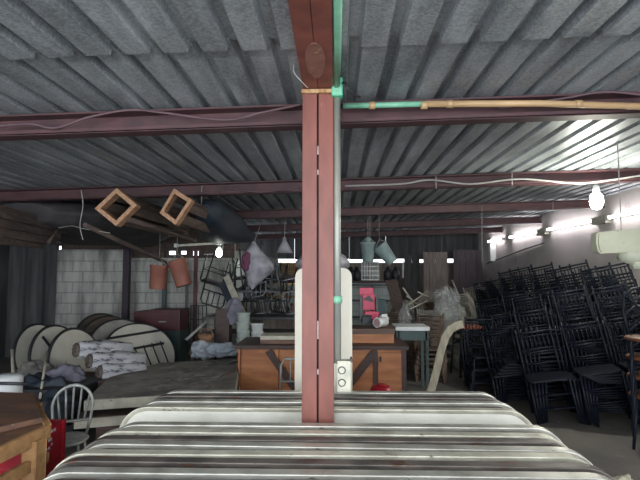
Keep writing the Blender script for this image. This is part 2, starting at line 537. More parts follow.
# lower pale block wall halfway back in the centre
pa, pb = at(232, 283, 12.2), at(392, 283, 12.2)
b = MB(); b.box(((pa.x + pb.x) / 2, 12.3, pa.z / 2), (pb.x - pa.x, 0.15, pa.z)); struct(b.build('wall_middle', M_BLOCKG))
b = MB(); b.box(((pa.x + pb.x) / 2, 12.25, pa.z + 0.03), (pb.x - pa.x + 0.1, 0.3, 0.05)); struct(b.build('trim_3', M_DKWOOD))

# corrugated roof: four overlapping rows of trapezoid sheets
def roof_row(y0, y1, dz, sh=0.0):
    b = MB()
    pitch = 0.192
    x = XL - 0.2 + sh
    pts = []
    k = 0
    while x < XR + 0.3:
        j = rng.uniform(-0.004, 0.004)
        pts += [(x + 0.0, 0.0), (x + 0.122 + j, 0.0), (x + 0.132, 0.055), (x + 0.178, 0.055)]
        x += pitch
    ys = [y0, (y0 + y1) / 2, y1]
    rows = []
    for y in ys:
        rows.append([b.bm.verts.new((px, y, roof_z(px) + pz + dz + 0.006 * math.sin(px * 2.1 + y * 1.7))) for px, pz in pts])
    for A, B in zip(rows, rows[1:]):
        for i in range(len(A) - 1):
            b.bm.faces.new((A[i], A[i + 1], B[i + 1], B[i]))
    o = b.build('ceiling', M_ROOF)
    md = o.modifiers.new('t', 'SOLIDIFY'); md.thickness = 0.003; md.offset = 1
    struct(o)
roof_row(-1.6, 2.25, -0.036)
roof_row(2.2, 6.2, 0.0, 0.012)
roof_row(6.05, 9.8, 0.016, 0.0)
roof_row(9.65, 15.6, 0.032, 0.01)

# ================================================================== STEEL FRAME
# cross beams (C channels with lips), following the slight side slope of the roof
def crossbeam(y, i, label, xl=XL, xr=XR, h=0.145, drop=0.0, slope=0.027):
    t = thing('roof_crossbeam', label, 'beam', (0, y, 0), group='roof crossbeams')
    zt = lambda x: roof_z(x) - 0.012 - drop
    for part, (dy, w, dz0, dz1) in {'web': (0.05, 0.012, -h, 0.0), 'upper_flange': (0.0, 0.10, -0.012, 0.0), 'lower_flange': (0.0, 0.10, -h, -h + 0.012)}.items():
        b = MB()
        vs = []
        for x in (xl, xr):
            for yy in (dy - w / 2, dy + w / 2):
                for z in (dz0, dz1):
                    vs.append(b.bm.verts.new((x, yy, zt(x) + z)))
        for f in ((0, 1, 3, 2), (4, 6, 7, 5), (0, 4, 5, 1), (2, 3, 7, 6), (0, 2, 6, 4), (1, 5, 7, 3)):
            b.bm.faces.new([vs[q] for q in f])
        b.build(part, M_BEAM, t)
    # lip
    b = MB()
    b.bar((xl, -0.045, zt(xl) - h + 0.02), (xr, -0.045, zt(xr) - h + 0.02), 0.01, 0.03)
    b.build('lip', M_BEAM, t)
    return t
BY = [3.12, 5.65, 8.15, 10.6, 13.0]
BL = ['dark red steel crossbeam nearest the camera, running behind the column top',
      'second dark red roof crossbeam from the camera, above the lit bulb',
      'third dark red roof crossbeam from the camera, thin wires hanging from it',
      'fourth dark red roof crossbeam from the camera, above the hanging buckets',
      'farthest dark red roof crossbeam, close to the back wall']
for i, y in enumerate(BY):
    crossbeam(y, i, BL[i])

# column of two welded channels
t = thing('steel_column', 'tall reddish steel column of two channels in the centre of the tables', 'column', (-0.095, 2.74, 0))
zc = at(318, 92, 2.65).z
def channel_mb(cx, w, d, y, z0, z1):
    b = MB()
    b.box((cx, y, (z0 + z1) / 2), (w, d, z1 - z0), bevel=0.006)
    return b
channel_mb(-0.0475, 0.083, 0.13, 0, 0, zc).build('channel', M_RED, t)
channel_mb(0.0455, 0.084, 0.13, 0, 0, zc).build('channel', M_RED, t)
b = MB()
b.bm.free()
for z, hh_ in ((at(319, 330, 2.67).z, 0.10), (at(319, 372, 2.67).z, 0.03), (at(319, 150, 2.67).z, 0.05), (at(319, 172, 2.67).z, 0.03)):
    b = MB(); b.box((-0.0005, -0.063, z), (0.009, 0.006, hh_), bevel=0.002); b.build('weld_bead', mat('grey_weld', (0.42, 0.34, 0.32), (0.3, 0.2, 0.18), 0.6, 0.2, 40), t)
b = MB(); b.box((-0.0015, 0.03, zc / 2), (0.02, 0.05, zc - 0.01)); b.build('backing_strip', M_BEAM, t)
b = MB(); b.box((0, 0, zc + 0.012), (0.19, 0.16, 0.022), bevel=0.004); b.build('cap_plate', M_RUST, t)
b = MB(); b.box((0, 0, 0.006), (0.28, 0.12, 0.012)); b.build('base_plate', M_BEAM, t)

# main beam running towards the camera above the column
zb = zc + 0.026
t = thing('main_beam', 'wide dark red double beam running overhead towards the camera', 'beam', (-0.095, 0, 0))
b = MB(); b.box((-0.0435, 0.67, zb + 0.035), (0.085, 4.3, 0.066), bevel=0.004); b.build('channel', M_RED, t)  # brighter steel colour on both channels stands in for nearby lamp light
b = MB(); b.box((0.0435, 0.67, zb + 0.035), (0.085, 4.3, 0.066), bevel=0.004); b.build('channel', M_RED, t)
b = MB()
b.prism([(0.05 * math.cos(R(a)), 2.3 + (0.36 if math.sin(R(a)) > 0 else 0.30) * math.sin(R(a)) * 0.6) for a in range(0, 360, 15)], 0.003, 'xy', off=zb - 0.0005)
b.build('scuffed_patch', mat('scuffed_patch', (0.27, 0.13, 0.10), (0.21, 0.085, 0.072), 0.6, 0.1, 12, spots=(16, 0.6, (0.42, 0.33, 0.16))), t)

# conduit riser on the column, its green top, boxes
xp = at(337, 200, 2.70).x
t = thing('conduit_pipe', 'grey vertical conduit beside the column with a mint green top section', 'pipe', (xp, 2.70, 0))
zj = at(337, 82, 2.70).z
zo = at(337, 363, 2.70).z
b = MB(); b.tube([(0, 0, zo), (0, 0, zj - 0.09)], 0.021, 14); b.build('lower_pipe', M_GREYP, t)
b = MB(); b.tube([(0, -0.06, zj - 0.04), (0.002, -0.5, zj - 0.038), (0.0, -2.9, zj - 0.036)], 0.0185, 14); b.build('upper_pipe', M_MINT, t)
b = MB(); b.lathe([(0.027, -0.02), (0.029, 0), (0.027, 0.02)], (0, 0, 0.02 + at(337, 303, 2.7).z), 14); b.build('coupling', M_MINT, t)
b = MB(); b.box((0.018, -0.03, zj + 0.0), (0.012, 0.012, 0.03)); b.build('clip', M_WIRE, t)
t = thing('junction_box', 'bright green junction box at the top of the column conduit', 'junction box', (xp, 2.70, zj - 0.045))
b = MB(); b.box((0.002, -0.02, 0), (0.062, 0.06, 0.105), bevel=0.006); b.build('body', M_GREENB, t)
b = MB(); b.box((0.002, -0.052, -0.015), (0.05, 0.006, 0.07), bevel=0.002); b.lathe([(0.010, 0), (0.010, 0.004)], (0, -0.056, -0.02), 10, rot=(R(90), 0, 0)); b.build('cover', M_MINT, t)
cb = at(344, 376, 2.66)
t = thing('socket_box', 'grey electrical socket box with two round knockouts on the column', 'socket box', (cb.x, 2.68, cb.z))
b = MB(); b.box((0, 0, 0), (0.074, 0.07, 0.165), bevel=0.004); b.build('box_body', M_STEELBOX, t)
for dz in (0.034, -0.032):
    b = MB(); b.lathe([(0.019, 0), (0.021, 0.003), (0.017, 0.005)], (-0.012, -0.036, dz), 18, rot=(R(90), 0, 0)); r_ = b.build('knockout', M_DARKRING, t)
    b = MB(); b.lathe([(0.0155, 0.003), (0.0155, 0.007)], (-0.012, -0.036, dz), 18, rot=(R(90), 0, 0)); b.build('disc', M_STEELBOX, r_)
b = MB(); b.box((0.04, 0, 0.085), (0.01, 0.07, 0.02)); b.build('bracket', M_DARKRING, t)

# horizontal conduit along the first beam
pts = [at(343, 106, 3.0), at(425, 104, 3.0)]
t = thing('conduit_pipe', 'horizontal conduit along the nearest crossbeam, mint green then tan', 'pipe', pts[0])
b = MB(); b.tube([Vector((0, 0, 0)), pts[1] - pts[0]], 0.018, 12); b.build('green_section', M_MINT, t)
q = at(662, 107, 3.0)
b = MB(); b.tube([pts[1] - pts[0], at(540, 103.5, 3.0) - pts[0], q - pts[0]], 0.021, 12); b.build('tan_section', M_TAN, t)
for px in (372, 424, 450, 578):
    c = at(px, 105.5 if px < 430 else 104, 3.0) - pts[0]
    b = MB(); b.tube([c - Vector((0.02, 0, 0)), c + Vector((0.02, 0, 0))], 0.0245, 12)
    b.build('coupling', M_TAN, t)

# loose cable at the junction box
def cable(label, P, r, m=M_CABLE, name='loose_cable', cat='cable', group=None):
    # smooth interpolation
    out = []
    P = [Vector(p) for p in P]
    for i in range(len(P) - 1):
        p0 = P[max(i - 1, 0)]; p1 = P[i]; p2 = P[i + 1]; p3 = P[min(i + 2, len(P) - 1)]
        for k in range(6):
            u = k / 6
            out.append(0.5 * ((2 * p1) + (p2 - p0) * u + (2 * p0 - 5 * p1 + 4 * p2 - p3) * u * u + (3 * p1 - p0 - 3 * p2 + p3) * u ** 3))
    out.append(P[-1])
    base = out[0].copy()
    b = MB(); b.tube([p - base for p in out], r, 6)
    o = b.build(name, m); o.location = base
    tag(o, label, cat, group)
    return o
cable('short curved cable end poking out right of the green junction box', [at(341, 84, 2.68), at(345, 83, 2.62), at(349, 90, 2.62), at(356, 95, 2.68), at(360, 97, 2.9)], 0.007, M_RUBBER)
cable('white cord loop hanging beside the rusty column cap', [at(294, 60, 2.5), at(294, 72, 2.5), at(300, 80, 2.52), at(308, 88, 2.58)], 0.003, M_WIRE)
cable('grey cable draped along the left part of the nearest crossbeam',
      [at(-10, 127, 3.03), at(30, 124, 3.03), at(55, 128, 3.03), at(90, 117, 3.03), at(130, 110, 3.03), at(165, 113, 3.03), at(225, 120, 3.03), at(260, 113, 3.03), at(303, 104, 3.03)], 0.009)
cable('thin cable rising and falling along the right end of the nearest crossbeam',
      [at(500, 108, 3.03), at(560, 99, 3.03), at(605, 92, 3.03), at(650, 96, 3.03)], 0.008)
cable('thin cable sagging along the second crossbeam towards the bulb',
      [at(345, 186, 5.56), at(400, 184, 5.56), at(430, 180, 5.56), at(470, 184, 5.56), at(520, 179, 5.56), at(570, 183, 5.56), at(596, 182, 5.56), at(650, 174, 5.56)], 0.011, M_WIRE)
cable('thin cable slung under the second crossbeam left of the column',
      [at(225, 188, 5.56), at(262, 192, 5.56), at(300, 187, 5.56)], 0.010)
k = 0
for (px, y0, y1, Y, lb) in ((436, 176, 189, 5.56, 'short wire tie on the second crossbeam left of centre right bay'),
                    (512, 172, 186, 5.56, 'short wire tie on the second crossbeam closer to the bulb'),
                    (482, 205, 262, 8.05, 'thin hanging wire between the third crossbeam and the far tube lights'),
                    (553, 202, 214, 8.05, 'short wire tie on the third crossbeam left of the bulb')):
    b = MB(); p0, p1 = at(px, y0, Y), at(px, y1, Y)
    b.tube([(0, 0, 0), p1 - p0], 0.005, 6); o = b.build('wire_tie', M_WIRE); o.location = p0
    tag(o, lb, 'wire')

# ================================================================== LIGHTS
pbulb = at(596.5, 201, 5.35)
t = thing('light_bulb', 'bright bare bulb hanging under the second crossbeam on the right', 'light bulb', pbulb)
b = MB(); b.lathe([(0.004, -0.095), (0.04, -0.085), (0.064, -0.045), (0.068, 0), (0.066, 0.045), (0.045, 0.078), (0.028, 0.09)], (0, 0, 0), 20); b.build('glass', M_BULB, t)
b = MB(); b.lathe([(0.03, 0.09), (0.034, 0.10), (0.034, 0.16), (0.02, 0.175)], (0, 0, 0), 16); b.build('socket', M_WHITE, t)
b = MB(); b.tube([(0, 0, 0.17), (0.0, 0.1, 0.21)], 0.008, 8); b.build('cord', M_RUBBER, t)
pb2 = at(219, 253, 8.0)
t = thing('light_bulb', 'small distant lit bulb left of the hanging white bag', 'light bulb', pb2)
b = MB(); b.lathe([(0.004, -0.07), (0.04, -0.055), (0.055, -0.01), (0.045, 0.04), (0.025, 0.07)], (0, 0, 0), 16); b.build('glass', M_BULB2, t)
b = MB(); b.lathe([(0.027, 0.07), (0.027, 0.13)], (0, 0, 0), 12); b.build('socket', M_WHITE, t)
b = MB(); b.tube([(0, 0, 0.13), (0, 0.1, roof_z(pb2.x) - 0.17 - pb2.z)], 0.006, 6); b.build('cord', M_RUBBER, t)
# wall tubes
def tubelight(p0, p1, label, name='tube_light', group='fluorescent tubes along the right wall', m=M_TUBE, r=0.022):
    t = thing(name, label, 'tube light', p0, group=group)
    d = p1 - p0
    n = d.normalized()
    b = MB(); b.tube([n * 0.04, d - n * 0.04], r, 12); b.build('tube', m, t)
    b = MB(); b.bar(Vector((0.035, 0, 0.0)), d + Vector((0.035, 0, 0.0)), 0.02, 0.035); b.build('fixture_body', M_STEELBOX, t)
    for q in (Vector((0, 0, 0)), d):
        b = MB(); b.box(q, (0.05, 0.06, 0.06), bevel=0.006); b.build('end_cap', M_WHITE, t)
def tl(pxa, pxb, label):
    xx = XR - 0.075
    ya = xx * F / (pxa - 335) ; yb_ = xx * F / (pxb - 335)
    z = lambda px, y: at(px, 273 - 0.2045 * (px - 335) - 0.3, y).z
    tubelight(Vector((xx, ya, z(pxa, ya))), Vector((xx, yb_, z(pxb, yb_))), label)
tl(664, 605, 'lit tube light nearest the camera on the right wall')
tl(590, 545, 'second lit wall tube light, left of the bare bulb')
tl(538, 508, 'third lit wall tube light from the camera on the right wall')
tl(501, 487, 'farthest lit tube light high on the right wall')
for (px, lb) in ((598, 'grey ballast box on the wall right of the second tube light'), (541, 'grey ballast box on the wall between the second and third tube lights')):
    xx = XR - 0.05
    y = xx * F / (px - 335)
    b = MB(); b.box((0, 0, 0), (0.09, 0.42, 0.13), bevel=0.008); o = b.build('ballast_box', M_STEELBOX); o.location = (xx - 0.01, y, at(px, 273 - 0.2045 * (px - 335) + 1.0, y).z)
    tag(o, lb, 'ballast')
# left roof tubes (unlit / dim) near the distant bulb
tubelight(at(176, 245.5, 7.6), at(221, 243, 7.6), 'thin lit tube light below the dark tarp on the left', group=None, m=emat('dim_tube', (0.9, 0.97, 1), 1.2), r=0.009)

# rail along the right wall
xx = XR - 0.03
cable('thin dark rail sloping along the right wall below the tube lights',
      [Vector((xx, xx * F / (484 - 335), at(484, 264, xx * F / (484 - 335)).z)), Vector((xx, xx * F / (520 - 335), at(520, 250, xx * F / (520 - 335)).z)), Vector((xx, xx * F / (541 - 335), at(541, 243, xx * F / (541 - 335)).z))], 0.02, M_DKPIPE, 'wall_rail', 'rail')

# ================================================================== FOLDING TABLES ON EDGE
def folding_table(label, pyedge, Y, face, L=2.36, dx=0.0, yaw=0.0, H=0.76, tilt=0.0, r=0.15, group=None, rim=M_SILVER):
    z = at(335, pyedge, Y).z
    t = thing('folding_table', label, 'folding table', (at(335, pyedge, Y).x + dx - 0.03, Y, 0.0), (tilt, rng.uniform(-.0015, .0015), yaw), group)
    Ht = z
    L += 0.06
    r = 0.175
    b = MB(); b.prism(rrect(L - 0.02, Ht - 0.02, r - 0.01, 8, 0, Ht / 2), 0.030, 'xz'); b.build('tabletop', face, t)
    # rim ring
    out = rrect(L, Ht, r, 8, 0, Ht / 2); inn = rrect(L - 0.05, Ht - 0.05, r - 0.025, 8, 0, Ht / 2)
    b = MB()
    n = len(out)
    lay = []
    for (pts, y) in ((inn, -0.030), (out, -0.030), (out, 0.030), (inn, 0.030)):
        lay.append([b.bm.verts.new((u, y * (0.75 if pts is inn else 1), v)) for u, v in pts])
    for A, B in ((lay[0], lay[1]), (lay[1], lay[2]), (lay[2], lay[3]), (lay[3], lay[0])):
        for q in range(n):
            b.bm.faces.new((A[q], A[(q + 1) % n], B[(q + 1) % n], B[q]))
    o = b.build('metal_rim', rim, t)
    md = o.modifiers.new('bv', 'BEVEL'); md.width = 0.005; md.segments = 2; md.limit_method = 'ANGLE'; md.angle_limit = R(50)
    # folded legs at the back
    for s in (-1, 1):
        b = MB()
        b.tube([(s * 0.9, 0.050, 0.12), (s * 0.28, 0.050, 0.12), (s * 0.25, 0.050, 0.15), (s * 0.25, 0.050, Ht - 0.15), (s * 0.28, 0.050, Ht - 0.12), (s * 0.9, 0.050, Ht - 0.12)], 0.010, 8)
        b.build('leg', M_DKPIPE, t)
    return t
rear = [(391.5, 3.28, M_LAMG, 2.30), (396.0, 3.16, M_LAMD, 2.33), (401.0, 3.04, M_LAMD, 2.36), (407.5, 2.91, M_LAM, 2.40)]
rl = ['standing folding table farthest back behind the red column', 'second farthest folding table on edge behind the red column',
      'dark folding table on edge, just behind the white-faced one', 'white-faced folding table on edge directly behind the red column']
for i, (py, Y, f, L) in enumerate(rear):
    folding_table(rl[i], py, Y, f, L, dx=(-0.02, -0.03, -0.02, -0.03)[i], yaw=R((0.2, -0.2, 0.3, 0.1)[i]), group='folding tables stood on edge behind the column', rim=(M_SILVER, M_SILVD, M_SILVER, M_SILVC)[i])
front = [(424.5, 2.565, M_LAMG, 2.34), (432, 2.46, M_LAM, 2.38), (438.5, 2.365, M_LAMD, 2.36), (445, 2.27, M_LAMD, 2.36),
         (453, 2.17, M_LAMG, 2.38), (461.5, 2.07, M_LAMD, 2.38), (472.0, 1.955, M_LAMG, 2.34), (485, 1.84, M_LAMD, 2.34)]
fl = ['standing folding table directly in front of the red column', 'second folding table on edge in front of the red column',
      'third folding table on edge in front of the red column', 'fourth folding table on edge in front of the red column',
      'fifth folding table on edge in front of the red column', 'sixth folding table on edge in front of the red column, dark face',
      'seventh folding table on edge, next to the nearest one', 'folding table on edge nearest the camera at the bottom']
for i, (py, Y, f, L) in enumerate(front):
    folding_table(fl[i], py, Y, f, L, dx=(0.02, -0.01, -0.02, 0.01, -0.02, 0.0, 0.0, 0.02)[i], yaw=R((0.2, -0.4, 0.5, -0.5, 0.6, 0.0, 0.3, 0)[i]), group='folding tables stood on edge in front of the column', rim=(M_SILVER, M_SILVC, M_SILVD, M_SILVER, M_SILVC, M_SILVD, M_SILVER, M_SILVD)[i])

# tall white panel behind the column
p0 = at(323.5, 330, 3.75)
wz = at(323, 268, 3.75).z
wd = at(352, 330, 3.75).x - at(295, 330, 3.75).x
t = thing('upright_tabletop', 'tall cream tabletop with rounded corners standing upright behind the column', 'tabletop', (p0.x, 3.75, 0), (0, R(0.0), 0))
b = MB(); b.prism(rrect(wd, wz, 0.07, 6, 0, wz / 2), 0.03, 'xz', bevel=0.006); b.build('panel', M_CREAM, t)
b = MB(); b.box((0, 0.04, wz / 2), (0.05, 0.04, wz * 0.8)); b.build('batten', M_PALEW, t)

# ================================================================== WOODEN COUNTER
Yc = 5.5
cl, cr = at(237, 345, Yc).x, at(406, 345, Yc).x
ct = at(320, 345.5, Yc).z
t = thing('wooden_counter', 'long orange plywood counter with dark frame behind the white tabletop', 'counter', ((cl + cr) / 2, Yc, 0))
w = cr - cl
b = MB(); b.box((0, 0.35, ct / 2 + 0.02), (w - 0.06, 0.62, ct - 0.08)); b.build('cabinet_body', M_ORANGE, t)
b = MB(); b.box((0, 0.33, ct - 0.02), (w + 0.05, 0.74, 0.04), bevel=0.004); b.build('top', M_DKWOOD, t)
lx = lambda px: at(px, 360, Yc).x - (cl + cr) / 2
for px, ww in ((239, 0.025), (277, 0.03), (375.5, 0.045), (404, 0.05), (330, 0.04)):
    b = MB(); b.box((lx(px), 0.015, (ct - 0.04) / 2), (ww, 0.04, ct - 0.04)); b.build('stile', M_DKWOOD if px > 300 else M_ORANGE, t)
b = MB(); b.bar((lx(268), 0.0, ct - 0.06), (lx(296), 0.0, ct - 0.50), 0.075, 0.025, up=(0, 1, 0)); b.build('diagonal_brace', M_DKWOOD, t)
b = MB(); b.bar((lx(374), 0.0, ct - 0.08), (lx(350), 0.0, ct - 0.42), 0.085, 0.025, up=(0, 1, 0)); b.build('diagonal_brace', M_DKWOOD, t)
b = MB(); b.box((lx(390), 0.025, (ct - 0.06) / 2), (lx(402) - lx(378), 0.03, ct - 0.10), bevel=0.003); d = b.build('door', M_ORANGE, t)
b = MB(); b.box((lx(380.5), 0.0, at(380, 359, Yc).z), (0.02, 0.03, 0.06), bevel=0.004); b.build('handle', M_BLACK2, d)
# raised box on the right of the counter
ql, qr = at(341, 335, 5.7).x, at(394, 335, 5.7).x
qt = at(370, 330.5, 5.7).z
t = thing('wooden_box', 'low orange wooden box with dark lid on the right of the counter', 'box', ((ql + qr) / 2, 5.7, ct + 0.001))
hh = qt - ct
b = MB(); b.box((0, 0.2, hh / 2), (qr - ql, 0.4, hh), bevel=0.003); b.build('body', M_ORANGE, t)
b = MB(); b.box((0, 0.2, hh - 0.012), (qr - ql + 0.02, 0.44, 0.06), bevel=0.003); b.build('lid', M_MIDWOOD, t)
# planks lying on the left of the counter
for i, (pxa, pxb, py, mm, lb) in enumerate(((262, 296, 341, M_MIDWOOD, 'lowest brown plank lying on the left of the counter'), (262, 296, 336.5, M_CRED, 'cream plank on top of the brown plank on the counter'))):
    a_, b_ = at(pxa, py, 5.75), at(pxb + 12, py, 5.75)
    b = MB(); b.box((0, 0, 0), (b_.x - a_.x, 0.3, 0.045), rot=(0, 0, 0.03 * i), bevel=0.003); o = b.build('plank', mm); o.location = ((a_.x + b_.x) / 2, 5.75, ct + 0.024 + i * 0.047)
    tag(o, lb, 'plank', 'planks on the counter')
# small dark fan-back chair peeking left of the white tabletop
# red bowl
pr = at(381, 389, 4.75)
t = thing('plastic_basin', 'small red plastic basin turned upside down in front of the counter', 'basin', (pr.x, 4.75, 0))
zt = at(381, 384, 4.75).z
st = thing('low_stool', 'dark low stool under the red basin', 'stool', (pr.x, 4.75, 0))
b = MB(); b.box((0, 0, zt - 0.13), (0.26, 0.26, 0.03)); b.build('seat', M_DKWOOD, st)
for sx in (-1, 1):
    for sy in (-1, 1):
        b = MB(); b.box((sx * 0.11, sy * 0.11, (zt - 0.145) / 2), (0.03, 0.03, zt - 0.145)); b.build('leg', M_DKWOOD, st)
b = MB(); b.lathe([(0.125, 0), (0.13, 0.01), (0.12, 0.012), (0.11, 0.06), (0.085, 0.095), (0.03, 0.105), (0.001, 0.106)], (0, 0, zt - 0.114), 24, closed_ends=False); b.build('bowl', M_REDP, t)
b = MB(); b.lathe([(0.04, 0), (0.045, 0.012), (0.035, 0.013)], (0, 0, zt - 0.012), 18); b.build('foot_ring', M_REDP, t)

# ================================================================== CHAIRS
def spindle_chair(name, label, mf, ms=None):
    """chiavari style chair, faces -Y, origin on the floor"""
    t = thing(name, label, 'chair', (0, 0, 0))
    ms = ms or mf
    W, D, SH, H = 0.195, 0.19, 0.45, 0.92
    b = MB(); b.prism(rrect(0.40, 0.39, 0.04, 3, 0, -0.005), 0.02, 'xy', off=SH, bevel=0.004); b.build('seat', ms, t)
    for s in (-1, 1):
        b = MB(); b.tube([(s * (W - 0.005), -D + 0.01, SH - 0.012), (s * W, -D, 0.22), (s * (W + 0.005), -D - 0.012, 0)], [0.014, 0.015, 0.011], 7); b.build('leg', mf, t)
        b = MB(); b.tube([(s * (W - 0.01), D, SH - 0.012), (s * W, D + 0.005, 0.22), (s * (W + 0.005), D + 0.03, 0)], [0.014, 0.015, 0.011], 7); b.build('leg', mf, t)
    b = MB()
    top = lambda z: (D + 0.13 * max(0, (z - SH) / (H - SH)) ** 1.2)
    for s in (-1, 1):
        b.tube([(s * (W - 0.01), top(z), z) for z in (SH - 0.012, 0.6, 0.75, 0.88, H + 0.02)], [0.014, 0.013, 0.013, 0.013, 0.015], 7)
    for z, rr in ((0.895, 0.015), (0.855, 0.009), (0.715, 0.010), (0.68, 0.010), (0.56, 0.010)):
        b.tube([(-(W - 0.01), top(z), z), (W - 0.01, top(z), z)], rr, 6)
    for k in range(7):
        x = -W + 0.01 + (2 * W - 0.02) * (k + 1) / 8
        b.tube([(x, top(0.715), 0.715), (x, top(0.855), 0.855)], 0.007, 5)
    b.build('backrest', mf, t)
    for i, (z1, z2) in enumerate(((0.16, 0.30),)):
        b = MB()
        for z in (z1, z2):
            b.tube([(-W, -D, z), (W, -D, z)], 0.009, 5)
            b.tube([(-W, D, z), (W, D, z)], 0.009, 5)
            for s in (-1, 1):
                b.tube([(s * W, -D, z + 0.03), (s * W, D, z + 0.03)], 0.009, 5)
        b.build('stretcher', mf, t)
    return t

ch_black = spindle_chair('spindle_back_chair', '', M_BLACK)
ch_grey = spindle_chair('spindle_back_chair', '', M_GREYCH)
ch_brown = spindle_chair('spindle_back_chair', '', M_BROWNCH)
ch_gold = spindle_chair('spindle_back_chair', '', M_GOLD)

def stack(proto, px, py, Y, n, rz, lab, group, pitch=0.095, lean=-0.022, back=-0.014, roll=-2.0, roll0=-1.0, z0=0.0):
    """stack of nested chairs whose topmost rail is seen at pixel (px,py)"""
    p = at(px, py, Y)
    # height of top
    topz = p.z
    n = max(1, int(round((topz - z0 - 0.93) / pitch)) + 1) if n is None else n
    pt = (topz - z0 - 0.93) / max(1, n - 1)
    total = (n - 1)
    xb = p.x - lean * total + math.sin(R(-(roll0 + roll * total))) * 0.9
    yb_ = Y - 0.3
    for k in range(n):
        lvl = ORD[n - 1 - k]
        yy = yb_ + k * back * math.cos(rz)
        instance(proto, (xb + lean * k, yy, z0 + pt * k + 0.004), (0, R(roll0 + roll * k), rz),
                 lab % lvl, group)

# far row along the right wall: ten stacks
rowA = [(600, 262, 6.6), (583, 265, 6.95), (563, 262, 7.4), (547, 266, 7.8), (530, 264, 8.3), (513, 266, 8.8), (500, 269, 9.4), (487, 278, 10.0), (476, 280, 10.6)]
for i, (px, py, Y) in enumerate(rowA):
    stack(ch_black, px, py, Y, 7, R(-24 + rng.uniform(-4, 4)), 'black spindle-back chair, %s, ' + NTH[i] + ' stack along the right wall', 'black chairs stacked along the right wall')
stack(ch_grey, 466, 285, 11.2, 8, R(-20), 'dull silver spindle-back chair, %s, beyond the black chairs along the wall', 'silver chairs stacked past the black row')
# near row, cut by the bright rungs
rowB = []
for X_, Y_, py_ in ((3.2, 5.5, 314), (2.72, 5.55, 320), (2.25, 5.7, 328), (3.38, 6.1, 284), (2.9, 6.15, 288), (2.42, 6.25, 308), (2.10, 6.5, 330),
                    (3.1, 6.8, 289), (2.64, 6.9, 296), (2.3, 7.1, 312), (3.2, 7.5, 286), (2.75, 7.6, 293), (2.45, 7.8, 303), (3.0, 8.3, 290), (2.58, 8.5, 298)):
    rowB.append((335 + F * X_ / Y_, py_, Y_, 5))
for i, (px, py, Y, n) in enumerate(rowB):
    stack(ch_black, px, py, Y, n, R(-14 + rng.uniform(-4, 4)), 'black spindle-back chair, %s, ' + NTH[i] + ' stack of the nearer right group', 'black chairs stacked in the nearer group', roll=-2.3, lean=-0.03, back=-0.018, pitch=0.08)

# cross-back chairs with orange round seats at far right
def crossback_chair(name, label, mf, ms):
    t = thing(name, label, 'chair', (0, 0, 0))
    b = MB(); b.lathe([(0.19, -0.02), (0.21, -0.012), (0.213, 0.006), (0.20, 0.016), (0.001, 0.018)], (0, 0, 0.45), 24, closed_ends=False); b.lathe([(0.19, -0.02), (0.001, -0.021)], (0, 0, 0.45), 24, closed_ends=False); b.build('seat', ms, t)
    for s in (-1, 1):
        b = MB(); b.tube([(s * 0.15, -0.13, 0.43), (s * 0.19, -0.19, 0)], [0.018, 0.013], 7); b.build('leg', mf, t)
        b = MB(); b.tube([(s * 0.15, 0.14, 0.43), (s * 0.18, 0.22, 0)], [0.018, 0.013], 7); b.build('leg', mf, t)
    b = MB()
    hoop = [(-0.16, 0.15, 0.43), (-0.20, 0.20, 0.66), (-0.185, 0.235, 0.83), (-0.10, 0.26, 0.895), (0, 0.265, 0.905), (0.10, 0.26, 0.895), (0.185, 0.235, 0.83), (0.20, 0.20, 0.66), (0.16, 0.15, 0.43)]
    b.tube(hoop, 0.015, 8)
    b.tube([(-0.17, 0.165, 0.52), (0, 0.20, 0.66), (0.18, 0.24, 0.82)], 0.010, 6)
    b.tube([(0.17, 0.165, 0.52), (0, 0.21, 0.66), (-0.18, 0.24, 0.82)], 0.010, 6)
    b.build('backrest', mf, t)
    b = MB()
    b.tube([(0.165 * math.cos(R(a)), 0.175 * math.sin(R(a)), 0.22) for a in range(0, 360, 24)], 0.009, 5, closed=True)
    b.build('stretcher', mf, t)
    return t
ch_cross = crossback_chair('cross_back_chair', '', M_BLACK, mat('orange_brown_seat', (0.17, 0.07, 0.035), (0.10, 0.04, 0.02), 0.5, 0, 6))
for i, (px, py, Y, n) in enumerate([(626, 285, 4.85, 4), (664, 285, 4.95, 4)]):
    stack(ch_cross, px, py, Y, n, R(-30), 'black cross-back chair, orange-brown seat, %s, ' + ('stack at the right edge', 'stack cut off by the right edge')[i], 'cross-back chairs at the right edge', roll=-0.6, roll0=0, lean=-0.006, back=-0.01)
p = at(474, 335, 6.1)
ch_low = stack(ch_black, 473, 341, 7.0, 3, R(-4), 'black spindle-back chair, %s, low stack before the brown stool', 'low stack of black chairs', roll=-0.8)

# bar stool with brown seat and crossed braces
p = at(467, 325, 7.6)
t = thing('bar_stool', 'tall dark stool with brown seat and crossed braces beside the chair stacks', 'stool', (p.x, 7.6, 0), (0, 0, R(8)))
zs = p.z
b = MB(); b.prism(rrect(0.36, 0.34, 0.05, 4), 0.05, 'xy', off=zs - 0.025, bevel=0.01); b.build('seat', mat('brown_seat_pad', (0.30, 0.10, 0.06), (0.22, 0.07, 0.045), 0.35), t)
for sx in (-1, 1):
    for sy in (-1, 1):
        b = MB(); b.tube([(sx * 0.15, sy * 0.14, zs - 0.05), (sx * 0.20, sy * 0.19, 0)], 0.014, 8); b.build('leg', M_BLACK, t)
for sy in (-1, 1):
    b = MB()
    b.tube([(-0.155, sy * 0.145, zs - 0.08), (0.17, sy * 0.16, zs - 0.32)], 0.011, 6)
    b.tube([(0.155, sy * 0.145, zs - 0.08), (-0.17, sy * 0.16, zs - 0.32)], 0.011, 6)
    b.build('cross_brace', M_BLACK, t)
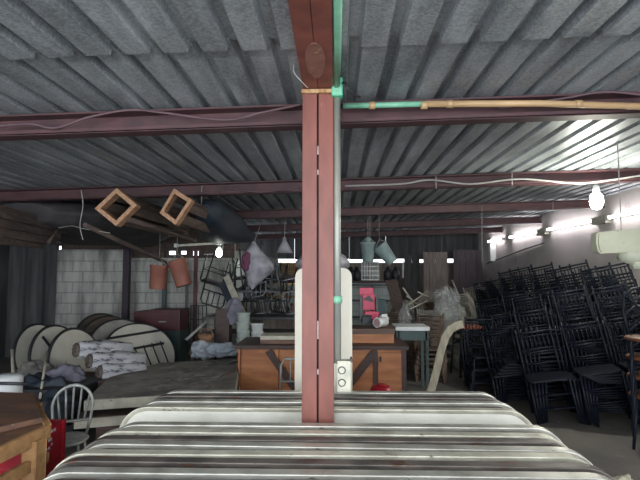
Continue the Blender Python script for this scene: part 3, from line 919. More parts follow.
# bent pale strip
t = None
pts = [(432, 388), (437, 368), (441, 350), (445, 337), (450, 329), (457, 325), (463, 324)]
P = [at(a, c, 5.9) for a, c in pts]
b = MB()
base = Vector((P[0].x, 5.9, 0))
P = [Vector((P[0].x - 0.10, 5.9, 0.0))] + P
for i in range(len(P) - 1):
    pass
left, right = [], []
outl = []
for i, p in enumerate(P):
    tdir = (P[min(i + 1, len(P) - 1)] - P[max(i - 1, 0)]).normalized()
    nrm = Vector((-tdir.z, 0, tdir.x))
    left.append((p + nrm * 0.045 - base)); right.append((p - nrm * 0.045 - base))
outl = [(v.x, v.z) for v in left] + [(v.x, v.z) for v in right[::-1]]
b.prism(outl, 0.035, 'xz', bevel=0.004)
o = b.build('curved_board', M_PALEW); o.location = base
tag(o, 'pale curved wooden board standing left of the brown-seated stool', 'board')

# ================================================================== CENTRE RIGHT PILE
gl = [(ch_grey, 410, 299, 9.6, 6, 20), (ch_brown, 424, 300, 9.0, 6, -30), (ch_grey, 437, 291, 10.4, 8, 10), (ch_grey, 452, 293, 9.8, 7, -18),
      (ch_brown, 404, 318, 8.2, 5, 28), (ch_brown, 421, 326, 7.6, 4, -12), (ch_grey, 441, 312, 8.6, 6, 16), (ch_grey, 456, 306, 8.9, 6, 30)]
gn = ['silver chair, %s, stack behind the brown leaning plank', 'brown chair, %s, stack below the leaning light sticks', 'silver chair, %s, tall stack under the wooden back panels',
      'silver chair, %s, stack left of the leaning pale poles', 'brown chair, %s, stack beside the small white table', 'brown chair, %s, shortest stack left of the curved board',
      'silver chair, %s, stack behind the curved board', 'silver chair, %s, stack behind the brown-seated stool']
for i, (pr_, px, py, Y, n, rz) in enumerate(gl):
    stack(pr_, px, py, Y, n, R(rz), gn[i], 'mixed chairs piled right of the counter', lean=0.01 * (-1) ** i, roll=1.4 * (-1) ** i)

def leaning(px0, py0, Y0, px1, py1, Y1, w, th, m, name, label, cat, r=None, group=None):
    a, c = at(px0, py0, Y0), at(px1, py1, Y1)
    base = Vector((a.x, a.y, a.z))
    b = MB()
    if r:
        b.tube([(0, 0, 0), (c - a) * 0.5, c - a], r, 8)
    else:
        b.bar((0, 0, 0), c - a, w, th, up=(0, 1, 0), bevel=0.004)
    o = b.build(name, m); o.location = base
    tag(o, label, cat, group)
    return o
leaning(416, 372, 8.2, 391, 280, 9.5, 0.22, 0.03, M_OLDW, 'plank', 'wide brown plank leaning right of the red plastic chair', 'plank')
leaning(476, 338, 10.8, 452, 280, 11.2, .03, .03, M_PALEW, 'pole', 'pale pole leaning at the left end of the wall-side chairs, upper one', 'pole', r=0.022)
leaning(470, 342, 10.3, 450, 287, 10.6, .03, .03, M_PALEW, 'pole', 'pale pole leaning just below its twin beside the silver stack', 'pole', r=0.022)
for i, (a0, b0, a1, b1) in enumerate(((408, 305, 424, 294), (410, 309, 427, 301), (407, 296, 418, 305), (403, 288, 412, 300), (418, 292, 430, 298))):
    leaning(a0, b0, 8.4, a1, b1, 8.9, .03, .02, M_CRED, 'loose_stick', 'light slat lying ' + ('uppermost', 'lowest', 'crossing the others', 'leftmost', 'rightmost')[i] + ' on the pile of chairs right of the counter', 'slat', r=0.013, group='light slats on the chair pile')

# crumpled plastic film over the chairs
def blob(name, label, cat, c, r, m, amp=0.35, seed=0, fr=3.0, parent=None, flat=0.0, kind=None, sub=4):
    b = MB()
    bmesh.ops.create_icosphere(b.bm, subdivisions=sub, radius=1.0)
    for v in b.bm.verts:
        n1 = noise.fractal(v.co * fr * 0.5 + Vector((seed, seed * 2.3, 0)), 1.0, 2.0, 4)
        n2 = abs(noise.noise(v.co * fr + Vector((seed * 1.7, 3, seed))))
        k_ = 1 + amp * n1 - amp * 0.8 * n2
        v.co = Vector((v.co.x * r[0], v.co.y * r[1], v.co.z * r[2])) * k_
        if flat and v.co.z < -flat * r[2]:
            v.co.z = -flat * r[2]
    for f in b.bm.faces: f.smooth = True
    o = b.build(name, m, parent); o.location = c
    if label: tag(o, label, cat)
    return o
blob('plastic_wrap', 'crumpled clear plastic film hanging over the silver chairs', 'plastic sheet', at(447, 310, 8.2), (0.22, 0.12, 0.42), M_CLEAR, 0.45, 4, 4)
blob('plastic_wrap', 'cloudy plastic wrap over the chairs right of the leaning plank', 'plastic sheet', at(405, 322, 7.9), (0.10, 0.12, 0.32), M_CLEAR, 0.5, 9, 4)

# ================================================================== ON THE COUNTER / CENTRE
# red plastic child chair
p = at(369, 326, 5.85)
t = thing('plastic_chair', 'small crimson plastic chair standing on the box on the counter', 'chair', (p.x, 5.95, qt + 0.018), (0, 0, R(6)))
f_ = lambda px, py: at(px, py, 5.9) - Vector((p.x, 5.9, qt))
def quadpanel(pa, pb, off, th, m, nm, par, bev=0.006):
    a, c = f_(*pa), f_(*pb)
    b = MB(); b.box(((a.x + c.x) / 2, off, (a.z + c.z) / 2), (abs(c.x - a.x), th, abs(a.z - c.z)), bevel=bev); return b.build(nm, m, par)
quadpanel((360.5, 289.5), (375, 297), 0.10, 0.03, M_PINKP, 'backrest', t)
quadpanel((363.5, 296), (376, 312), 0.06, 0.03, M_PINKP, 'backrest_panel', t)
quadpanel((360, 297), (363, 322), 0.02, 0.02, M_DKPIPE, 'leg', t)
quadpanel((376.5, 299), (379, 320), 0.02, 0.02, M_DKPIPE, 'leg', t)
quadpanel((364, 313), (378, 316), -0.02, 0.16, M_PINKP, 'seat', t)
quadpanel((371, 316), (378, 321), -0.06, 0.02, M_PINKP, 'apron', t)
quadpanel((362, 318), (379, 325), 0.0, 0.10, M_BLACK2, 'base', t)
b = MB(); a = f_(369, 300); b.prism([(a.x - 0.06, a.z - 0.02), (a.x + 0.01, a.z + 0.035), (a.x + 0.08, a.z - 0.05), (a.x - 0.01, a.z - 0.03)], 0.01, 'xz', off=0.038); b.build('strap', M_BLACK2, t)
# dark green case behind
p = at(380, 326, 6.05)
b = MB(); b.box((0, 0, 0.16), (0.12, 0.12, 0.33), bevel=0.01); o = b.build('storage_case', mat('dark_green_case', (0.02, 0.05, 0.055)), loc=(p.x + 0.01, 6.08, qt + 0.02)); tag(o, 'dark green upright case right of the crimson chair', 'case')
# white roll
p = at(378, 324, 5.8)
t = thing('fabric_roll', 'white cloth roll with pinkish end on the counter box', 'roll', (p.x - 0.02, 5.74, qt + 0.085), (0, 0, R(-35)))
t.scale = (0.66, 0.66, 0.66)
b = MB(); b.lathe([(0.085, -0.0), (0.09, 0.02), (0.085, 0.30), (0.07, 0.31)], (0, 0, 0), 20, rot=(R(-90), 0, 0), wob=0.2); b.build('cloth', M_WHITE, t)
b = MB(); b.lathe([(0.066, -0.008), (0.07, 0.0)], (0, 0, 0), 20, rot=(R(-90), 0, 0)); b.build('roll_end', mat('dusty_pink', (0.42, 0.26, 0.27), (0.25, 0.15, 0.16), 0.8, 0, 40), t)
blob('crumpled_paper', 'crumpled white paper lump behind the cloth roll', 'paper', at(383, 318, 5.95), (0.07, 0.06, 0.05), M_WHITE, 0.4, 3, 3, sub=3)
# small white table
p = at(410, 327, 6.6)
t = thing('small_table', 'small white-topped table just right of the wooden counter', 'table', (p.x, 6.6, 0))
b = MB(); b.box((0, 0, p.z), (at(426, 327, 6.6).x - at(393, 327, 6.6).x, 0.45, 0.05), bevel=0.006); b.build('top', M_WHITE, t)
b = MB(); b.box((0, 0, p.z - 0.09), (0.38, 0.40, 0.12)); b.build('apron', M_GREENM, t)
for sx in (-1, 1):
    for sy in (-1, 1):
        b = MB(); b.box((sx * 0.19, sy * 0.18, (p.z - 0.02) / 2), (0.04, 0.04, p.z - 0.03)); b.build('leg', M_GREENM, t)

# hanging buckets
def hang_wire(parent_loc, z0, x=0, y=0):
    return None
def bucket(name, label, px, py, Y, tilt, r0, r1, h, m, knob=False, grp=None, beamY=None):
    p = at(px, py, Y)
    t = thing(name, label, 'bucket', p, (0, 0, 0), grp)
    Rm = Euler(tilt)
    b = MB(); b.lathe([(r1, -h / 2), (r1 * 1.02, -h / 2 + 0.01), (r0, h / 2 - 0.04), (r0 * 1.08, h / 2 - 0.03), (r0 * 1.08, h / 2), (r0 * 0.98, h / 2), (r0 * 0.95, h / 2 - 0.05), (r1 * 0.94, -h / 2 + 0.02)], (0, 0, 0), 24, rot=tilt); b.build('body', m, t)
    top = Rm.to_matrix() @ Vector((0, 0, h / 2))
    b = MB(); b.tube([Rm.to_matrix() @ Vector((-r0, 0, h / 2 - 0.02)), top + Vector((0, 0, 0.10)), Rm.to_matrix() @ Vector((r0, 0, h / 2 - 0.02))], 0.006, 6); b.build('handle', M_WIRE, t)
    zt = roof_z(p.x) - 0.16 - p.z
    b = MB(); b.tube([top + Vector((0, 0, 0.10)), Vector((top.x, (beamY or Y) - Y, zt))], 0.004, 5); b.build('hanging_wire', M_WIRE, t)
    return t
tb = bucket('hanging_bucket', 'upright grey-green bucket hanging under the roof, left one of the pair', 368, 252, 8.1, (0, 0, 0), 0.125, 0.09, 0.33, M_GGREEN)
b = MB(); b.lathe([(0.03, 0), (0.055, 0.03), (0.05, 0.07), (0.001, 0.10)], (0, 0, 0.165), 14, closed_ends=False); b.build('stopper', M_GGREEN, tb)
bucket('hanging_bucket', 'tilted grey-green bucket hanging right of the upright one', 386, 254, 8.1, (0, R(-38), 0), 0.13, 0.09, 0.36, M_GGREEN)
bucket('hanging_bucket', 'upright terracotta bucket hanging on the left near the block wall', 158.5, 277, 7.2, (0, R(3), 0), 0.13, 0.12, 0.36, M_TERRA)
bucket('hanging_bucket', 'tilted terracotta bucket hanging right of the upright terracotta one', 180.5, 273, 7.2, (0, R(-17), 0), 0.135, 0.115, 0.40, M_TERRA)
# wire basket below the buckets
p = at(370, 271, 8.3)
t = thing('wire_basket', 'pale wire basket hanging below the grey-green buckets', 'basket', p)
b = MB()
bw, bd, bh = 0.14, 0.12, 0.15
for k in range(7):
    x = -bw + 2 * bw * k / 6
    for y in (-bd, bd): b.tube([(x, y, -bh), (x, y, bh)], 0.006, 5)
for k in range(5):
    z = -bh + 2 * bh * k / 4
    b.tube([(-bw, -bd, z), (bw, -bd, z), (bw, bd, z), (-bw, bd, z)], 0.006, 5, closed=True)
b.build('mesh', M_WHITE, t)
b = MB(); b.box((0, 0, -bh), (2 * bw, 2 * bd, 0.01)); b.build('bottom', M_WPLAST, t)
b = MB(); b.tube([(0, 0, bh), (0, -0.1, roof_z(p.x) - p.z - 0.16)], 0.004, 5); b.build('hanging_wire', M_WIRE, t)

# hanging plastic bags
def bag(label, pts, Y, m, fill=None, beamY=8.15):
    """outline pixels top->down (px centre, py, half-width px)"""
    P = [(at(a, c, Y), w * Y / F) for a, c, w in pts]
    base = P[0][0]
    t = thing('plastic_bag', label, 'bag', base)
    b = MB()
    rings = []
    n = 28
    for i, (c, w) in enumerate(P):
        ring = []
        for k in range(n):
            a = 2 * PI * k / n
            rr = w * (1 + 0.13 * noise.noise(Vector((math.cos(a) * 2.5, math.sin(a) * 2.5, i * 0.9 + Y))))
            ring.append(b.bm.verts.new(c - base + Vector((rr * math.cos(a), rr * 0.7 * math.sin(a), 0))))
        rings.append(ring)
    for A, B in zip(rings, rings[1:]):
        for k in range(n):
            f = b.bm.faces.new((A[k], A[(k + 1) % n], B[(k + 1) % n], B[k])); f.smooth = True
    b.build('film', m, t)
    b = MB(); b.tube([(0, 0, 0), (0, beamY - Y, roof_z(base.x) - 0.16 - base.z)], 0.005, 6); b.build('string', M_WIRE, t)
    b = MB(); b.lathe([(0.02, -0.03), (0.035, 0), (0.02, 0.03)], (0, 0, 0), 10); b.build('knot', m, t)
    return t
tb = bag('large cloudy white plastic bag hanging left of the column', [(254, 243, 1.5), (254, 247, 5), (254, 252, 9), (256, 258, 13), (258, 264, 15), (259, 269, 14.5), (258, 275, 11.5), (255, 280, 8), (253, 285, 4.5), (252.5, 289, 1)], 7.3, M_BAG)
b = MB()
bb = at(254, 243, 7.3)
c = at(247, 261, 7.22) - bb
bmesh.ops.create_icosphere(b.bm, subdivisions=3, radius=1.0)
for v in b.bm.verts: v.co = c + Vector((v.co.x * 0.085, v.co.y * 0.10, v.co.z * 0.14)) * (1 + 0.3 * noise.noise(v.co * 2))
b.build('plum_cloth_inside', M_PURPLE, tb)
bag('pointed clear plastic bag hanging over the gilded chairs', [(284.5, 239, 1.2), (284.5, 243, 3.5), (284.5, 248, 6), (284.5, 253, 8)], 8.05, M_BAG)
bag('clear plastic bag hanging behind the column above the tall cream tabletop', [(323, 245, 2), (323, 250, 12), (323, 256, 22), (323, 262, 28), (323, 267, 26), (323, 271, 16), (323, 273, 3)], 6.6, M_BAG, beamY=5.7)

# ================================================================== CENTRE LEFT: rack with heaped chairs
rk0, rk1 = at(203, 345, 8.0), at(297, 345, 8.0)
zr = at(250, 346, 8.0).z
t = thing('storage_rack', 'dark metal rack carrying the heap of chairs behind the counter', 'rack', ((rk0.x + rk1.x) / 2, 8.3, 0))
rw = rk1.x - rk0.x
z1s, z2s = 0.55, at(250, 318, 8.0).z
for i, z in enumerate((z1s, z2s)):
    b = MB(); b.box((0, 0.05, z), (rw, 0.8, 0.03)); b.build('shelf', M_DKPIPE, t)
for sx in (-1, 1):
    for sy in (-1, 1):
        b = MB(); b.box((sx * (rw / 2 - 0.02), 0.05 + sy * 0.38, z2s / 2), (0.04, 0.04, z2s)); b.build('post', M_DKPIPE, t)

def tube_chair(name, label, mf, ms):
    """simple tubular stacking chair facing -Y"""
    t = thing(name, label, 'chair', (0, 0, 0))
    b = MB(); b.prism(rrect(0.38, 0.38, 0.04, 3), 0.03, 'xy', off=0.45, bevel=0.006); b.build('seat', ms, t)
    for s in (-1, 1):
        b = MB(); b.tube([(s * 0.19, -0.17, 0.44), (s * 0.20, -0.21, 0)], 0.013, 7); b.build('leg', mf, t)
        b = MB(); b.tube([(s * 0.19, 0.17, 0.44), (s * 0.20, 0.23, 0)], 0.013, 7); b.build('leg', mf, t)
    b = MB()
    b.tube([(-0.19, 0.17, 0.44), (-0.19, 0.22, 0.78), (-0.15, 0.235, 0.84), (0.15, 0.235, 0.84), (0.19, 0.22, 0.78), (0.19, 0.17, 0.44)], 0.013, 7)
    b.tube([(-0.19, 0.20, 0.62), (0.19, 0.20, 0.62)], 0.012, 6)
    for k in (-1, 0, 1):
        b.tube([(k * 0.09, 0.20, 0.62), (k * 0.09, 0.235, 0.84)], 0.009, 5)
    b.build('backrest', mf, t)
    b = MB(); b.tube([(-0.195, -0.185, 0.25), (0.195, -0.185, 0.25), (0.195, 0.195, 0.25), (-0.195, 0.195, 0.25)], 0.009, 5, closed=True); b.build('stretcher', mf, t)
    return t
tc_dark = tube_chair('metal_chair', '', M_BLACK2, M_DKPIPE)
tc_grey = tube_chair('metal_chair', '', mat('grey_tube', (0.30, 0.31, 0.33), (0.18, 0.19, 0.21), 0.45, 0.4), M_DKPIPE)
# upside-down chairs heaped: seats resting on the rack's top shelf, legs up
heap = [(244, 8.0, 0, 'front row, leftmost', tc_dark), (258, 8.05, 12, 'front row, just left of the middle', tc_grey), (272, 8.0, -9, 'front row, right of the middle', tc_dark), (287, 8.05, 6, 'front row, rightmost', tc_grey),
        (236, 8.45, 22, 'back row, leftmost', tc_grey), (251, 8.45, -14, 'back row, left of the middle', tc_dark), (266, 8.5, 8, 'back row, right of the middle', tc_grey), (281, 8.45, -20, 'back row, rightmost', tc_dark)]
for i, (px, Y, rz, w_, pr_) in enumerate(heap):
    p = at(px, 318, Y)
    # upside down: rotate pi about X; the tilt leans it
    instance(pr_, (p.x, Y, z2s + 0.02 + 0.87), (PI + R(rng.uniform(-6, 6)), R(rng.uniform(-12, 12)), R(rz + 180)), 'upturned metal chair on the rack, ' + w_, 'upturned metal chairs on the rack')
heap2 = [(246, 8.2, 30, 'left'), (260, 8.25, -25, 'right')]
for i, (px, Y, rz, w_) in enumerate(heap2):
    p = at(px, 300, Y)
    instance(tc_grey if i % 2 else tc_dark, (p.x, Y, z2s + 1.12), (PI + R(rng.uniform(-12, 12)), R(rng.uniform(-25, 25)), R(rz)), 'upturned metal chair in the upper layer of the rack heap, ' + w_, 'upper layer of the rack heap')
# hanging dark chair and others near the wall
def hung_chair(px, py, Y, rot, lab, pr_, beamY):
    p = at(px, py, Y)
    o = instance(pr_, p, rot, lab, 'chairs hung from the roof')
    b = MB(); b.tube([(0, 0, 0), (0, beamY - Y, roof_z(p.x) - 0.16 - p.z - 0.0)], 0.005, 5)
    w = b.build('hanging_wire', M_WIRE); w.location = p
    tag(w, 'thin wire holding the ' + lab.split(',')[0][4:], 'wire')
hung_chair(222, 257, 7.9, (R(175), R(18), R(30)), 'the dark metal chair hung upside down beside the far bulb', tc_dark, 8.15)
hung_chair(236, 262, 8.4, (R(160), R(-30), R(70)), 'the dark metal chair hung upside down behind the white bag', tc_dark, 8.15)
# gilded chairs hanging / standing on the middle wall
for i, px in enumerate((277, 288)):
    p = at(px, 285, 10.6)
    instance(ch_gold, (p.x, 10.6, at(px, 262, 10.6).z - 0.93), (0, 0, R(10 * i - 5)), ('left' if i == 0 else 'right') + ' gilded spindle-back chair on the pedestal behind the clear bag', 'gilded chairs')
pp = at(282, 285, 10.6)
zz = at(282, 262, 10.6).z - 0.93
b = MB(); b.box((0, 0, zz / 2), (0.75, 0.6, zz), bevel=0.01); o = b.build('plinth', M_GREYW, loc=(pp.x, 10.6, 0)); tag(o, 'grey wooden plinth under the gilded chairs', 'plinth')

# white tubs, sacks, baskets on a low bench
t = thing('work_bench', 'dark low bench with bags and tubs left of the counter', 'bench', (at(228, 350, 6.9).x, 6.9, 0))
zbn = at(228, 351, 6.7).z
b = MB(); b.box((0, 0, zbn - 0.02), (0.95, 0.6, 0.04)); b.build('top', M_DKWOOD, t)
for sx in (-1, 1):
    for sy in (-1, 1):
        b = MB(); b.box((sx * 0.43, sy * 0.26, (zbn - 0.04) / 2), (0.05, 0.05, zbn - 0.04)); b.build('leg', M_DKWOOD, t)
p = at(243, 345, 6.75)
for k in range(4):
    b = MB(); b.lathe([(0.075, 0), (0.08, 0.01), (0.092, 0.15), (0.10, 0.155), (0.10, 0.165), (0.088, 0.16), (0.074, 0.02)], (0, 0, 0), 18)
    o = b.build('plastic_tub', M_WPLAST, loc=(p.x + 0.01 * (k % 2), 6.72, zbn + 0.12 * k)); tag(o, 'pale greenish plastic tub, ' + ORD[3 - k] + ' of the stack left of the counter', 'tub', 'stack of pale tubs')
for k in range(3):
    b = MB(); b.lathe([(0.07, 0), (0.075, 0.01), (0.085, 0.13), (0.093, 0.135), (0.093, 0.145), (0.082, 0.14), (0.07, 0.02)], (0, 0, 0), 18)
    o = b.build('plastic_tub', M_WHITE, loc=(p.x + 0.19, 6.8, zbn + 0.11 * k + (0.0))); tag(o, 'white plastic tub, ' + ORD[2 - k] + ' of the stack nearest the counter', 'tub', 'stack of white tubs')
blob('cloth_sack', 'grey lilac cloth sack leaning on the pale tubs', 'sack', at(234, 312, 6.95) , (0.13, 0.12, 0.20), M_GCLOTH, 0.25, 5, 3)
b = MB(); b.box((0, 0, 0.22), (0.20, 0.22, 0.56), bevel=0.01); o = b.build('speaker_box', M_DKWOOD, loc=(at(223, 330, 6.9).x, 6.95, zbn + 0.06)); tag(o, 'dark brown upright box left of the lilac sack', 'box')
t = thing('wicker_basket', 'small brown wicker basket on the cloth heap left of the counter', 'basket', at(206, 338, 6.55))
b = MB(); b.lathe([(0.08, -0.05), (0.10, 0.0), (0.11, 0.05), (0.095, 0.05), (0.075, -0.03)], (0, 0, 0), 18); b.build('bowl', mat('wicker', (0.30, 0.16, 0.09), (0.18, 0.09, 0.05), 0.8, 0, 40, 0.5), t)
b = MB(); b.tube([(-0.10, 0, 0.04), (-0.06, 0, 0.12), (0.06, 0, 0.12), (0.10, 0, 0.04)], 0.009, 6); b.build('handle', mat('wicker', (0, 0, 0)), t)
blob('cloth_heap', 'pale blue-grey cloth heap spilling beside the counter', 'cloth', at(222, 349, 6.35), (0.22, 0.15, 0.10), mat('blue_grey_cloth', (0.36, 0.41, 0.46), (0.24, 0.27, 0.31), 0.9, 0, 5, 0.5), 0.35, 8, 3)
blob('cloth_heap', 'white plastic sheet bundle under the wicker basket', 'cloth', at(204, 350, 6.5), (0.18, 0.15, 0.13), mat('grey_white_sheet', (0.42, 0.45, 0.48), (0.28, 0.30, 0.34), 0.5, 0, 5, 0.5), 0.35, 12, 3)
leaning(248, 326, 7.0, 226, 276, 7.6, 0.10, 0.02, M_CRED, 'plank', 'cream board leaning diagonally left of the white bag', 'plank')
leaning(240, 320, 7.4, 222, 283, 7.7, 0.12, 0.05, M_TARP, 'plank', 'dark padded board leaning next to the cream board', 'plank')
p = at(240, 282, 8.9)
b = MB(); b.box((0, 0, 0), (0.19, 0.03, 0.75), rot=(0, R(4), 0), bevel=0.01); o = b.build('white_board', M_WHITE, loc=at(239, 281, 8.6)); tag(o, 'white upright board behind the hanging white bag', 'board')
leaning(186, 340, 7.5, 207, 321, 7.7, 0.04, 0.04, M_METCH, 'plank', 'pale pole lying diagonally in front of the block wall', 'pole')

# maroon / green cabinets and posts by the block wall
p = at(163, 330, 8.0)
t = thing('metal_cabinet', 'maroon over green metal cabinet against the block wall', 'cabinet', (p.x, 8.25, 0))
ht = at(163, 310, 8.0).z
cw = at(180, 330, 8).x - at(147, 330, 8).x
b = MB(); b.box((0, 0, ht * 0.32), (cw, 0.5, ht * 0.64), bevel=0.01); b.build('lower_body', M_GREENM, t)
b = MB(); b.box((0, 0, ht * 0.82), (cw, 0.5, ht * 0.36), bevel=0.01); b.build('upper_body', M_MAROON, t)
b = MB(); b.box((0, -0.26, ht * 0.80), (cw * 0.85, 0.02, ht * 0.24), bevel=0.004); d = b.build('drawer', M_MAROON, t)
b = MB(); b.box((0, -0.28, ht * 0.80), (0.12, 0.02, 0.02)); b.build('handle', M_METCH, d)
b = MB(); b.box((0, 0, 0), (at(147, 330, 8).x - at(131, 330, 8).x - 0.02, 0.45, ht * 0.96), bevel=0.01); o = b.build('metal_locker', M_MAROON, loc=(at(139, 330, 8.0).x, 8.3, ht * 0.48)); tag(o, 'narrow maroon locker between the dark post and the green cabinet', 'locker')
for (px, Y, w_, ytop, m, lb) in ((127.5, 8.6, 0.11, 248, mat('dark_plum_steel', (0.045, 0.028, 0.045)), 'dark plum steel post left of the maroon locker'),
                           (165, 8.85, 0.07, 262, M_GREENM, 'greenish post behind the metal cabinet'),
                           (196, 8.8, 0.06, 248, M_MAROON, 'maroon post rising from the clutter before the block wall'),
                           (187, 8.9, 0.035, 262, M_DKPIPE, 'thin dark post left of the maroon one')):
    p = at(px, ytop, Y)
    b = MB(); b.box((0, 0, p.z / 2), (w_, w_, p.z), bevel=0.005); o = b.build('steel_post', m, loc=(p.x, Y, 0)); tag(o, lb, 'post')
p = at(198, 325, 8.6)
t = thing('wire_grille', 'dark wire grille standing against the white block wall', 'grille', (p.x, 8.6, 0))
g0, g1 = at(191, 305, 8.6), at(206, 340, 8.6)
b = MB()
for k in range(5):
    x = (g0.x - p.x) + (g1.x - g0.x) * k / 4
    b.tube([(x, 0, 0), (x, 0, g0.z)], 0.008, 5)
for k in range(4):
    z = g0.z - 0.01 - (g0.z) * k / 4
    b.tube([(g0.x - p.x, 0, z), (g1.x - p.x, 0, z)], 0.008, 5)
b.build('bars', M_BLACK2, t)

# ================================================================== LEFT: round tables on edge
def round_table(label, px, py, Y, rad, rz, tilt, m=M_ROUND, ladder=False, xlegs=False, dark_rim=True, group='round tables stood on edge'):
    p = at(px, py, Y)
    zc_ = rad * math.cos(tilt) + 0.0
    t = thing('round_table', label, 'round table', (p.x, Y, 0), (tilt, 0, rz), group)
    # axis along local -Y (face to viewer), centre at height rad
    b = MB(); b.lathe([(rad - 0.012, -0.014), (rad - 0.012, 0.014)], (0, 0, rad), 48, rot=(R(90), 0, 0)); b.build('tabletop', m, t)
    b = MB()
    b.tube([(rad * math.cos(R(a)), 0, rad + rad * math.sin(R(a))) for a in range(0, 360, 8)], 0.019, 8, closed=True)
    b.build('rim', M_RUBBER if dark_rim else M_METCH, t)
    if xlegs:
        for s in (1, -1):
            b = MB(); b.bar((-0.45 * rad * s, -0.03, rad * 0.35), (0.45 * rad * s, -0.03 - 0.012 * s, rad * 1.75), 0.03, 0.02, up=(0, 1, 0)); b.build('leg', M_BLACK2, t)
    if ladder:
        b = MB()
        for zz_ in (0.35, 0.8):
            b.bar((-rad * 0.8, -0.035, rad + rad * (zz_ - 0.25)), (rad * 0.7, -0.035, rad + rad * (zz_ - 0.1)), 0.03, 0.02, up=(0, 1, 0))
        for k in range(6):
            x = -rad * 0.65 + k * rad * 0.25
            b.tube([(x, -0.035, rad + rad * 0.12 + 0.02 * k), (x + 0.06, -0.035, rad - rad * 0.4)], 0.010, 6)
        b.build('folded_leg_frame', M_BLACK2, t)
    return t
round_table('cream round tabletop on edge nearest the white rolls', 84, 380, 5.9, 0.45, R(78), R(-14))
round_table('middle round tabletop on edge with dark crossed legs', 66, 380, 6.1, 0.46, R(80), R(-15), xlegs=True)
round_table('leftmost round tabletop on edge, mostly hidden by the crossed legs', 50, 380, 6.3, 0.46, R(82), R(-16))
round_table('round table on edge with dark folded leg frame on its face', 146, 378, 6.7, 0.50, R(38), R(-36), ladder=True)
round_table('dark-rimmed round table just behind the one with the leg frame', 131, 380, 6.9, 0.50, R(48), R(-30), m=M_LAMG)
round_table('dark round table on edge, second behind the one with the leg frame', 121, 380, 7.1, 0.50, R(56), R(-26), m=M_LAMD)
round_table('farthest dark-rimmed round table of the right-hand group', 112, 380, 7.3, 0.50, R(60), R(-22), m=M_LAMD)
# rolls of printed cloth
for i, (px, py, L, rz, lb) in enumerate(((77, 350, 0.62, 48, 'upper white printed cloth roll leaning on the round tables'), (90, 361, 0.62, 46, 'middle white printed cloth roll beneath the upper one'), (100, 372, 0.5, 44, 'lowest white printed cloth roll near the flat tables'))):
    p = at(px, py, 5.25)
    t = thing('cloth_roll', lb, 'cloth roll', p, (0, R(5), R(rz)), 'printed cloth rolls')
    b = MB(); b.lathe([(0.075, 0.0), (0.095, 0.03), (0.09, 0.15), (0.10, 0.28), (0.085, L - 0.02), (0.05, L)], (0, 0, 0), 22, rot=(0, R(90), 0), wob=0.35); b.build('cloth', M_WCLOTH, t)
    b = MB(); b.lathe([(0.072, -0.02), (0.078, 0.005)], (0, 0, 0), 22, rot=(0, R(90), 0), wob=0.3)
    for k in range(8):
        a = k * PI / 4
        b.lathe([(0.022, -0.03), (0.026, -0.01)], (0, 0.05 * math.cos(a), 0.05 * math.sin(a)), 8, rot=(0, R(90), 0))
    b.build('roll_end', M_ROLLEND, t)
# support crate below rolls
b = MB(); zz = at(100, 379, 5.2).z; b.box((0, 0, zz / 2), (0.75, 0.5, zz), bevel=0.01); o = b.build('storage_crate', M_DKWOOD, loc=(at(104, 375, 5.3).x, 5.35, 0)); tag(o, 'dark crate under the printed cloth rolls', 'crate')

# flat-lying table stack
def flat_table(label, corners, thick, z, face, legs=False):
    """corners as pixels on the top plane z"""
    def onz(px, py):
        d = CR @ Vector(((px - 320) / F, (240 - py) / F, -1))
        k = (z - CAMZ) / d.z
        return Vector((0, 0, CAMZ)) + d * k
    P = [onz(*c) for c in corners]
    c0 = sum(P, Vector()) / len(P)
    t = thing('flat_table', label, 'table', (c0.x, c0.y, z - thick), group='tables lying flat on the left')
    b = MB()
    b.prism([(p.x - c0.x, p.y - c0.y) for p in P], thick, 'xy', off=thick / 2, bevel=0.004); b.build('edge_frame', M_CRED, t)
    b = MB()
    b.prism([((p.x - c0.x) * 0.985, (p.y - c0.y) * 0.985) for p in P], 0.006, 'xy', off=thick + 0.002); b.build('surface', face, t)
    return t, c0
z_hi = at(120, 398, 4.3).z
flat_table('upper dirty flat table lying on the left, cream front edge', [(84, 401), (236, 391), (240, 359), (160, 363), (108, 378)], 0.085, z_hi, M_DIRTY)
flat_table('lower table of the flat pair on the left, beneath the dirty one', [(74, 420), (240, 406), (240, 366), (108, 386)], 0.08, z_hi - 0.16, M_LAMD)
# trestles under
for (x, y, lb) in ((-1.95, 4.7, 'left'), (-1.2, 4.9, 'right')):
    b = MB(); b.box((0, 0, (z_hi - 0.24) / 2), (0.3, 0.9, z_hi - 0.242), bevel=0.01); o = b.build('trestle_block', M_DKWOOD, loc=(x, y, 0)); tag(o, lb + ' dark block holding up the flat tables', 'block')
b = MB(); b.box((0, 0, 0.038), (0.5, 0.9, 0.074), bevel=0.005); o = b.build('spacer_board', M_DKWOOD, loc=(-1.6, 5.0, z_hi - 0.16)); tag(o, 'dark spacer between the two flat tables', 'board')
leaning(158, 387, 5.1, 236, 362, 6.0, 0.03, 0.03, M_METCH, 'pole', 'grey pole lying across the dirty flat table', 'pole', r=0.025)
leaning(205, 390, 4.9, 238, 372, 5.5, 0.10, 0.03, M_OLDW, 'plank', 'dark board lying at the right corner of the flat table', 'plank')

